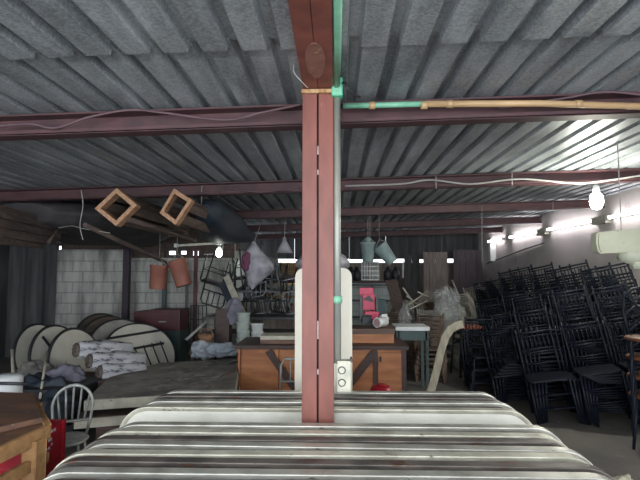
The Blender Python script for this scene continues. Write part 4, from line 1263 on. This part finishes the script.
# fan-back metal chair
def fan_chair(label, loc, rz, sc=1.0, rot=None):
    t = thing('fan_back_chair', label, 'chair', loc, rot or (0, 0, rz), None)
    H = 0.80; SH = 0.42
    b = MB(); b.lathe([(0.001, -0.012), (0.17, -0.012), (0.19, 0), (0.17, 0.014), (0.001, 0.016)], (0, 0, SH), 24, closed_ends=False); b.build('seat', M_METCH, t)
    hoop = []
    for k in range(15):
        a = PI * k / 14
        hoop.append((-0.185 * math.cos(a), 0.17 + 0.05 * math.sin(a), 0.64 + 0.15 * math.sin(a)))
    hoop = [(-0.14, 0.12, SH - 0.01), (-0.17, 0.15, 0.53)] + hoop + [(0.17, 0.15, 0.53), (0.14, 0.12, SH - 0.01)]
    b = MB(); b.tube(hoop, 0.014, 8); b.build('back_hoop', M_METCH, t)
    for k in range(-2, 3):
        b = MB(); b.tube([(k * 0.055, 0.165, 0.53), (k * 0.075, 0.205, 0.64 + 0.15 * math.sqrt(max(0.0, 1 - (k * 0.075 / 0.185) ** 2)))], 0.011, 6); b.build('spindle', M_METCH, t)
    b = MB(); b.tube([(-0.17, 0.15, 0.53), (0, 0.17, 0.515), (0.17, 0.15, 0.53)], 0.012, 6); b.build('back_rail', M_METCH, t)
    for sx in (-1, 1):
        for sy in (-1, 1):
            b = MB(); b.tube([(sx * 0.12, sy * 0.12, SH - 0.01), (sx * 0.18, sy * 0.19, 0)], 0.012, 7); b.build('leg', M_METCH, t)
    return t
p = at(79, 380, 3.75)
fan_chair('pale metal chair with fan-shaped back left of the flat tables', (p.x + 0.09, 3.45, 0), R(14), rot=(0, 0, R(18)))
bpy.data.objects['fan_back_chair'].scale = (0.74, 0.85, 0.92)
p = at(294, 360, 4.9)
t = tube_chair('metal_chair', '', M_METCH, M_DKPIPE); used.add(t.name)
t.location = (p.x + 0.03, 4.75, at(290, 360, 4.9).z - 0.845); t.rotation_euler = (0, 0, R(-5)); t['label'] = 'pale metal chair half hidden left of the tall cream tabletop'

# red bottle crate with white marks
p = at(51, 445, 2.95)
zt = at(55, 425, 2.86).z
def bottle_crate(label, loc, rz, h):
    t = thing('bottle_crate', label, 'crate', loc, (0, 0, rz), 'red plastic bottle crates')
    w, d = 0.32, 0.31
    b = MB()
    for s in (-1, 1):
        for z, hh_ in ((0.02, 0.04), (h - 0.05, 0.10)):
            b.box((0, s * d / 2, z), (w, 0.02, hh_), bevel=0.003); b.box((s * w / 2, 0, z), (0.02, d, hh_), bevel=0.003)
        b.box((0, s * d / 2, h / 2), (w * 0.96, 0.012, h * 0.9)); b.box((s * w / 2, 0, h / 2), (0.012, d * 0.96, h * 0.9))
        for s2 in (-1, 1): b.box((s * w / 2, s2 * d / 2, h / 2), (0.035, 0.035, h), bevel=0.006)
    b.build('shell', M_REDP, t)
    b = MB(); b.box((0, 0, 0.012), (w, d, 0.02)); b.build('base', M_REDP, t)
    b = MB()
    for k in range(1, 6): b.box((-w / 2 + w * k / 6, 0, h * 0.35), (0.006, d, h * 0.6))
    for k in range(1, 4): b.box((0, -d / 2 + d * k / 4, h * 0.35), (w, 0.006, h * 0.6))
    b.build('divider', M_REDP, t)
    for (z0, ys) in ((h - 0.03, (-0.02, 0.005, 0.03, 0.055)), (h - 0.075, (0.0, 0.022)), (h - 0.105, (0.03,)), (h - 0.12, (-0.02, 0.004))):
        for y in ys:
            if 'topmost' in label:
                b = MB(); b.box((w / 2 + 0.012, y, z0), (0.004, 0.013, 0.016)); b.build('white_mark', M_WHITE, t)
    return t
h_ = (zt) / 2
for k, lb in enumerate(('lowest red bottle crate of the pile beside the pine table', 'middle red bottle crate of the pile beside the pine table', 'topmost red bottle crate, white marks on its side, beside the pine table')):
    bottle_crate(lb, (-1.875, 2.88, 0.218 * k), 0, 0.216)

# pine table bottom left with worn brown board
def onz(px, py, z):
    d = CR @ Vector(((px - 320) / F, (240 - py) / F, -1))
    return Vector((0, 0, CAMZ)) + d * ((z - CAMZ) / d.z)
zt_ = 0.76
c1 = onz(48, 424, zt_)
e1 = onz(0, 446, zt_) - c1
e2 = onz(33, 396, zt_) - c1
t = thing('pine_table', 'yellow pine table frame cut off by the bottom left corner', 'table', (c1.x, c1.y, 0))
d1 = e1.normalized(); d2 = e2.normalized()
P_ = [Vector((0, 0, 0)), d1 * 1.3, d1 * 1.3 + d2 * 0.72, d2 * 0.72]
b = MB(); b.bar(P_[0] + Vector((0, 0, zt_ - 0.04)), P_[1] + Vector((0, 0, zt_ - 0.04)), 0.03, 0.075, bevel=0.003); b.build('rail', M_PINE, t)
b = MB(); b.bar(P_[0] + Vector((0, 0, zt_ - 0.04)), P_[3] + Vector((0, 0, zt_ - 0.04)), 0.03, 0.075, bevel=0.003); b.build('rail', M_PINE, t)
b = MB(); b.bar(P_[0] + Vector((0, 0, zt_ - 0.17)), P_[1] + Vector((0, 0, zt_ - 0.17)), 0.03, 0.06, bevel=0.003); b.build('lower_rail', M_PINE, t)
for q in (P_[0] + d1 * 0.10, P_[1], P_[2], P_[3]):
    b = MB(); b.box((q.x, q.y, (zt_ - 0.05) / 2), (0.075, 0.075, zt_ - 0.05), rot=(0, 0, math.atan2(d1.y, d1.x)), bevel=0.004); b.build('leg', M_PINE, t)
b = MB(); b.prism([(p.x, p.y) for p in P_], 0.02, 'xy', off=zt_ - 0.03); b.build('panel', M_MIDWOOD, t)
q = [onz(-60, 452, zt_) - c1, onz(-2, 430, zt_) - c1, onz(43, 420, zt_) - c1, onz(34, 395, zt_) - c1, onz(-60, 392, zt_) - c1]
b = MB(); b.prism([(v.x, v.y) for v in q], 0.03, 'xy', off=0.017, bevel=0.003)
o = b.build('worn_board', M_MIDWOOD); o.location = (c1.x, c1.y, zt_ - 0.018)
tag(o, 'worn dark brown board lying on the pine table at the left edge', 'board')
# white tub behind
p = at(6, 388, 3.7)
t = thing('white_tub', 'white round tub at the left edge behind the worn board', 'tub', (p.x, 3.7, 0))
zt = at(6, 375, 3.7).z
b = MB(); b.lathe([(0.10, 0), (0.11, zt - 0.16), (0.115, zt - 0.02), (0.09, zt), (0.001, zt + 0.004)], (0, 0, 0), 24); b.build('body', M_WHITE, t)
leaning(-12, 383, 3.4, 28, 384, 3.45, 0.03, 0.03, M_BLACK2, 'pole', 'dark bar lying across the front of the white tub', 'pole', r=0.012)
leaning(14, 400, 4.5, 12, 350, 4.9, 0.03, 0.03, M_CRED, 'pole', 'thin pale stick standing between the tub and the round tables', 'pole', r=0.014)
leaning(40, 398, 4.6, 47, 352, 5.2, 0.03, 0.03, M_CRED, 'pole', 'short pale stick leaning before the leftmost round tabletop', 'pole', r=0.012)
# dark scrap heap under the round tables
for i, (px, py, Y, rr, mm, lb) in enumerate(((40, 395, 4.9, (0.32, 0.2, 0.22), M_TARP, 'dark blue tarp heap below the round tabletops'), (66, 378, 5.1, (0.2, 0.15, 0.14), M_GCLOTH, 'grey cloth heap in front of the middle round tabletop'),
                                    (50, 412, 4.4, (0.22, 0.2, 0.16), M_TARP, 'dark tarp bundle left of the fan-back chair'), (35, 370, 5.3, (0.16, 0.1, 0.1), mat('dusty_scrap', (0.20, 0.19, 0.17), (0.1, 0.09, 0.09), 0.9, 0, 8, 0.5), 'dusty scrap bundle below the leftmost round tabletop'))):
    blob('cloth_heap', lb, 'heap', at(px, py, Y), rr, mm, 0.45, 20 + i, 3.2)
b = MB(); b.box((0, 0, 0.22), (1.0, 0.6, 0.44), bevel=0.01); o = b.build('storage_crate', M_BLACK2, loc=(at(42, 400, 4.95).x, 4.95, 0)); tag(o, 'black crate under the tarp heaps on the left', 'crate')

# ================================================================== UP UNDER THE ROOF, LEFT
def crate_beam(label, corners, Y0, L, tilt_dir, lab2=None):
    """long open-ended wooden box; corners = 4 pixels of its front frame"""
    P = [at(px, py, Y0) for px, py in corners]
    base = sum(P, Vector()) / 4
    t = thing('long_wooden_crate', label, 'crate', base, group='long wooden crates under the roof')
    Q = [p - base for p in P]
    D = Vector(tilt_dir).normalized() * L
    b = MB()
    b.bm.free()
    dn = D.normalized() * 0.12
    for i in range(4):
        a, c = Q[i], Q[(i + 1) % 4]
        b = MB()
        vs = [b.bm.verts.new(q) for q in (a, c, c * 0.72, a * 0.72, a + dn, c + dn, c * 0.72 + dn, a * 0.72 + dn)]
        for f in ((0, 1, 2, 3), (7, 6, 5, 4), (0, 4, 5, 1), (1, 5, 6, 2), (2, 6, 7, 3), (3, 7, 4, 0)):
            b.bm.faces.new([vs[q_] for q_ in f])
        b.build('frame_board', M_CRATE, t)
    for i in range(4):
        a, c = Q[i] * 0.86, Q[(i + 1) % 4] * 0.86
        b = MB()
        m_ = (a + c) / 2
        side = (c - a)
        n = (m_).normalized()
        # two slats per side
        for s in (-0.27, 0.27):
            o1 = m_ + side * s * 1.0
            b.bar(o1 + D.normalized() * 0.02, o1 + D, side.length * 0.36, 0.015, up=n)
        b.build('side_slats', M_CRATED, t)
    b = MB()
    b.bar(Q[0] * 0.8 + D, Q[2] * 0.8 + D, 0.3, 0.02, up=(0, 1, 0))
    b.build('end_panel', M_CRATED, t)
    return t
DV = (0.10, 1, -0.03)
crate_beam('left long wooden crate with a square open end under the roof', [(116.5, 188), (137, 205), (116, 226), (94.5, 208.5)], 4.9, 2.0, (0.0, 1, 0.0))
crate_beam('right long wooden crate with a narrower open end under the roof', [(174, 188.5), (192, 200), (175.5, 225), (159.5, 213)], 5.0, 2.0, (0.0, 1, 0.0))
leaning(128, 219, 5.0, 195, 240, 6.8, .06, .06, M_OLDW, 'plank', 'long pale-brown pole running under the wooden crates', 'plank', r=0.03)
leaning(85, 225, 5.3, 165, 262, 7.4, .06, .06, M_OLDW, 'plank', 'dark pole sloping down below the left wooden crate', 'plank', r=0.03)
# tarp bundle
def loft(rings, name, m, label, cat, amp=0.05):
    base = rings[0][0]
    b = MB()
    n = 26
    RR = []
    for i, (c, rx, rz_) in enumerate(rings):
        ring = []
        for k in range(n):
            a = 2 * PI * k / n
            w = 1 + amp * 6 * noise.noise(Vector((math.cos(a) * 1.6, math.sin(a) * 1.6, i * 0.8)))
            ring.append(b.bm.verts.new(c - base + Vector((rx * w * math.cos(a), 0, rz_ * w * math.sin(a)))))
        RR.append(ring)
    for A, B in zip(RR, RR[1:]):
        for k in range(n):
            f = b.bm.faces.new((A[k], A[(k + 1) % n], B[(k + 1) % n], B[k])); f.smooth = True
    b.bm.faces.new(RR[0]); b.bm.faces.new(RR[-1][::-1])
    o = b.build(name, m); o.location = base
    if label: tag(o, label, cat)
    return o
loft([(at(206, 209, 5.75), 0.06, 0.05), (at(208, 213, 6.0), 0.20, 0.17), (at(212, 218, 6.6), 0.27, 0.25), (at(218, 223, 7.3), 0.32, 0.27), (at(226, 229, 8.2), 0.36, 0.24), (at(236, 235, 9.2), 0.32, 0.18), (at(244, 239, 10.2), 0.24, 0.10), (at(252, 242, 11.0), 0.10, 0.05)],
     'tarp_bundle', M_TARP, 'dark blue tarp bundle slung under the roof behind the wooden crates', 'tarp')
loft([(at(20, 213, 5.4), 0.5, 0.10), (at(50, 218, 6.0), 0.9, 0.19), (at(85, 222, 6.8), 1.0, 0.25), (at(112, 229, 7.5), 1.0, 0.24), (at(132, 234, 8.1), 0.75, 0.20), (at(142, 237, 8.5), 0.3, 0.1)],
     'tarp_bundle', mat('brown_black_tarp', (0.030, 0.028, 0.032), (0.055, 0.048, 0.05), 0.75, 0, 5, 0.4), 'wide dark tarp bundle lying under the roof above the block wall', 'tarp')
# old timbers at far left
for i, (a0, b0, a1, b1, w_, lb) in enumerate(((-30, 206, 62, 228, 0.13, 'uppermost old timber stored under the roof on the left'), (-30, 216, 56, 234, 0.12, 'second old timber under the roof on the left'),
                                       (-30, 227, 52, 240, 0.12, 'third old timber under the roof on the left'), (-25, 237, 40, 245, 0.09, 'lowest old timber under the roof on the left'))):
    leaning(a0, b0, 4.3, a1, b1, 6.1, w_, 0.10, M_OLDW, 'timber', lb, 'timber', group='old timbers under the roof')
leaning(46, 217, 5.6, 58, 228, 5.8, .03, .03, M_OLDW, 'forked_stick', 'upper forked stick end by the timbers', 'stick', r=0.02)
leaning(48, 243, 5.6, 58, 229, 5.8, .03, .03, M_OLDW, 'forked_stick', 'lower forked stick end by the timbers', 'stick', r=0.02)
cable('thin wire tied from the timbers across to the wooden crate', [at(58, 228, 5.75), at(72, 226, 5.7), at(85, 229, 5.6), at(110, 233, 5.5)], 0.005, M_WIRE)
cable('thin wire hanging from the roof left of the wooden crates', [at(81, 190, 5.6), at(83, 205, 5.6), at(80, 225, 5.6), at(83, 240, 5.6)], 0.006, M_WIRE)
cable('thin wire holding the right wooden crate to the second crossbeam', [at(202, 186, 5.6), at(201, 212, 5.9)], 0.005, M_WIRE)
# straps that carry crates and tarps from the beams
for i, (px, py, Y, bY) in enumerate(((118, 192, 5.66, 5.66), (178, 195, 5.66, 5.66), (95, 214, 7.9, 8.15), (212, 217, 8.1, 8.15))):
    p = at(px, py, Y)
    b = MB(); b.tube([(0, 0, 0), (0, bY - Y, max(0.05, roof_z(p.x) - 0.15 - p.z))], 0.006, 5); o = b.build('hanging_wire', M_WIRE); o.location = p
    tag(o, ('wire holding up the left wooden crate', 'wire holding up the right wooden crate', 'wire holding up the wide dark tarp bundle', 'wire holding up the narrower tarp bundle')[i], 'wire')

# ================================================================== RIGHT: cream slab & cushions near the right edge
p = at(597, 243, 4.3)
pr2 = at(673, 238, 4.3)
t = thing('hanging_tabletop', 'cream speckled slab with rounded end hung near the right edge', 'slab', p, (0, 0, 0))
ax = pr2 - p
b = MB()
hh_ = 0.095
L = ax.length
out = [(0.03, -hh_), (L, -hh_ * 1.1), (L, hh_ * 1.2), (0.03, hh_), (0.008, hh_ - 0.02), (0, 0), (0.008, -hh_ + 0.02)]
b.prism(out, 0.12, 'xz', off=0.06, bevel=0.015)
o = b.build('slab', mat('cream_speckled', (0.60, 0.60, 0.45), (0.50, 0.50, 0.37), 0.6, 0, 4, spots=(24, 0.66, (0.12, 0.10, 0.07))), t)
o.rotation_euler = (0, -math.atan2(ax.z, ax.x), 0)
for dx in (0.25, 0.55):
    b = MB(); b.tube([(dx, 0.06, hh_), (dx, 0.06, roof_z(p.x + dx) - p.z)], 0.006, 6); b.build('hanging_wire', M_WIRE, t)
p = at(640, 258, 4.3)
t = thing('cream_cushion', 'pale round-ended bundle tucked beneath the cream slab', 'bundle', p)
b = MB(); b.lathe([(0.001, -0.13), (0.05, -0.12), (0.075, -0.06), (0.08, 0.05), (0.07, 0.3)], (0, 0.1, 0.03), 18, rot=(0, R(88), 0), closed_ends=False, wob=0.15); b.build('upper_roll', mat('pale_canvas', (0.55, 0.56, 0.42), (0.42, 0.43, 0.33), 0.7), t)
b = MB(); b.lathe([(0.001, -0.06), (0.04, -0.05), (0.05, 0.0), (0.05, 0.3)], (0.05, 0.1, -0.055), 18, rot=(0, R(88), 0), closed_ends=False, wob=0.15); b.build('lower_roll', mat('pale_canvas', (0, 0, 0)), t)
b = MB(); b.tube([(0.1, 0.1, 0.08), (0.1, 0.12, 0.16)], 0.006, 6); b.build('hanging_wire', M_WIRE, t)

# foam lump bottom right
blob('foam_chunk', 'pale crumbly foam chunk on the floor by the table ends', 'foam', Vector((at(624, 470, 3.62).x, 3.62, 0.045)), (0.10, 0.09, 0.06), M_FOAM, 0.5, 31, 3.5, sub=4)

# ================================================================== BACK PANELS
def sheet(label, px0, px1, py0, py1, Y, m=M_GREYW, rot=0.0):
    a, c = at(px0, py0, Y), at(px1, py1, Y)
    zb_ = 0.0
    b = MB(); 
    wtot = c.x - a.x
    n = max(2, int(wtot / 0.16))
    for k in range(n):
        b.box((-wtot / 2 + wtot * (k + 0.5) / n, 0.004 * (k % 2), a.z / 2), (wtot / n - 0.006, 0.03, a.z), bevel=0.003)
    o = b.build('wood_sheeting', m, loc=((a.x + c.x) / 2, Y, 0)); tag(o, label, 'panel', 'wooden panels at the back')
sheet('dark wooden panel at the back directly right of the hanging buckets', 404, 420, 255, 290, 14.4, M_DKSHEET)
sheet('pale brown wooden panel in the middle at the back', 423, 448, 252, 290, 14.2, M_GREYW)
sheet('dark wooden panel at the back nearest the farthest tube light', 453, 483, 250, 290, 14.5, mat('plum_board', (0.10, 0.08, 0.09), (0.06, 0.05, 0.06), 0.7, 0, 5, stretch=(4, 1, 0.4)))
leaning(403, 278, 14.0, 403, 262, 14.1, .05, .02, M_WHITE, 'plank', 'narrow white strip left of the dark back panel', 'strip')
b = MB(); b.box((0, 0, 0), (0.16, 0.16, 0.5), bevel=0.01); o = b.build('wall_box', M_WHITE, loc=(XR - 0.09, 13.6, at(489, 252, 13.4).z)); tag(o, 'white box on the right wall under the farthest tube light', 'box')
# dark shelf objects above the middle wall
for i, px in enumerate((351, 357, 388, 396)):
    p = at(px, 279, 12.2)
    b = MB(); b.lathe([(0.08, 0), (0.10, 0.02), (0.11, 0.22), (0.05, 0.30), (0.04, 0.36)], (0, 0, 0), 14); o = b.build('dark_jar', M_BLACK2, loc=(p.x, 12.25, pa.z + 0.056)); tag(o, ('leftmost', 'second', 'third', 'rightmost')[i] + ' dark jar on the ledge of the middle wall', 'jar', 'dark jars on the ledge')
# shelf frames against middle wall
t = thing('metal_shelf', 'grey metal shelf frame against the pale middle wall', 'shelf', (at(372, 300, 11.9).x, 11.9, 0))
for px in (347, 372, 391):
    b = MB(); b.box((at(px, 300, 11.9).x - at(372, 300, 11.9).x, 0, 0.65), (0.05, 0.05, 1.3)); b.build('post', M_DKPIPE, t)
for z in (0.5, 0.9, 1.28):
    b = MB(); b.box((at(369, 300, 11.9).x - at(372, 300, 11.9).x, 0, z), (1.15, 0.3, 0.03)); b.build('shelf_board', M_DKPIPE, t)

# ================================================================== REMOVE unused prototypes
for pr_ in (ch_black, ch_grey, ch_brown, ch_gold, ch_cross, tc_dark, tc_grey):
    if pr_.name not in used:
        for c in list(pr_.children): bpy.data.objects.remove(c)
        bpy.data.objects.remove(pr_)

# ================================================================== LIGHTING
w = bpy.data.worlds.new('world'); scene.world = w
w.use_nodes = True
bg = w.node_tree.nodes['Background']
bg.inputs[0].default_value = (0.88, 0.94, 1.0, 1)
bg.inputs[1].default_value = 2.6

def area(name, loc, rot, sx, sy, e, col):
    l = bpy.data.lights.new(name, 'AREA'); l.shape = 'RECTANGLE'; l.size = sx; l.size_y = sy; l.energy = e; l.color = col
    o = bpy.data.objects.new(name, l); COL.objects.link(o); o.location = loc; o.rotation_euler = rot
    return o
# daylight falling through the open front behind the photographer
area('entrance_daylight', (0.2, -1.9, 1.5), (R(90), 0, 0), 6.5, 2.0, 130, (0.86, 0.94, 1.0))

for nm, lx_, e_ in (('fill_front_left', -3.3, 85), ('fill_front_right', 2.6, 60), ('fill_behind_photographer', -0.2, 70)):  # unseen fill points added to brighten roof ribs, column and tables
    l = bpy.data.lights.new(nm, 'POINT'); l.energy = e_; l.shadow_soft_size = 0.1; l.color = (0.95, 0.98, 1.0)
    o = bpy.data.objects.new(nm, l); COL.objects.link(o); o.location = (lx_, -0.6 if abs(lx_) > 1 else -0.9, 1.95)
scene.view_settings.view_transform = 'Standard'
scene.view_settings.look = 'None'
scene.view_settings.gamma = 1
scene.view_settings.exposure = 0.25
scene.view_settings.use_curve_mapping = False
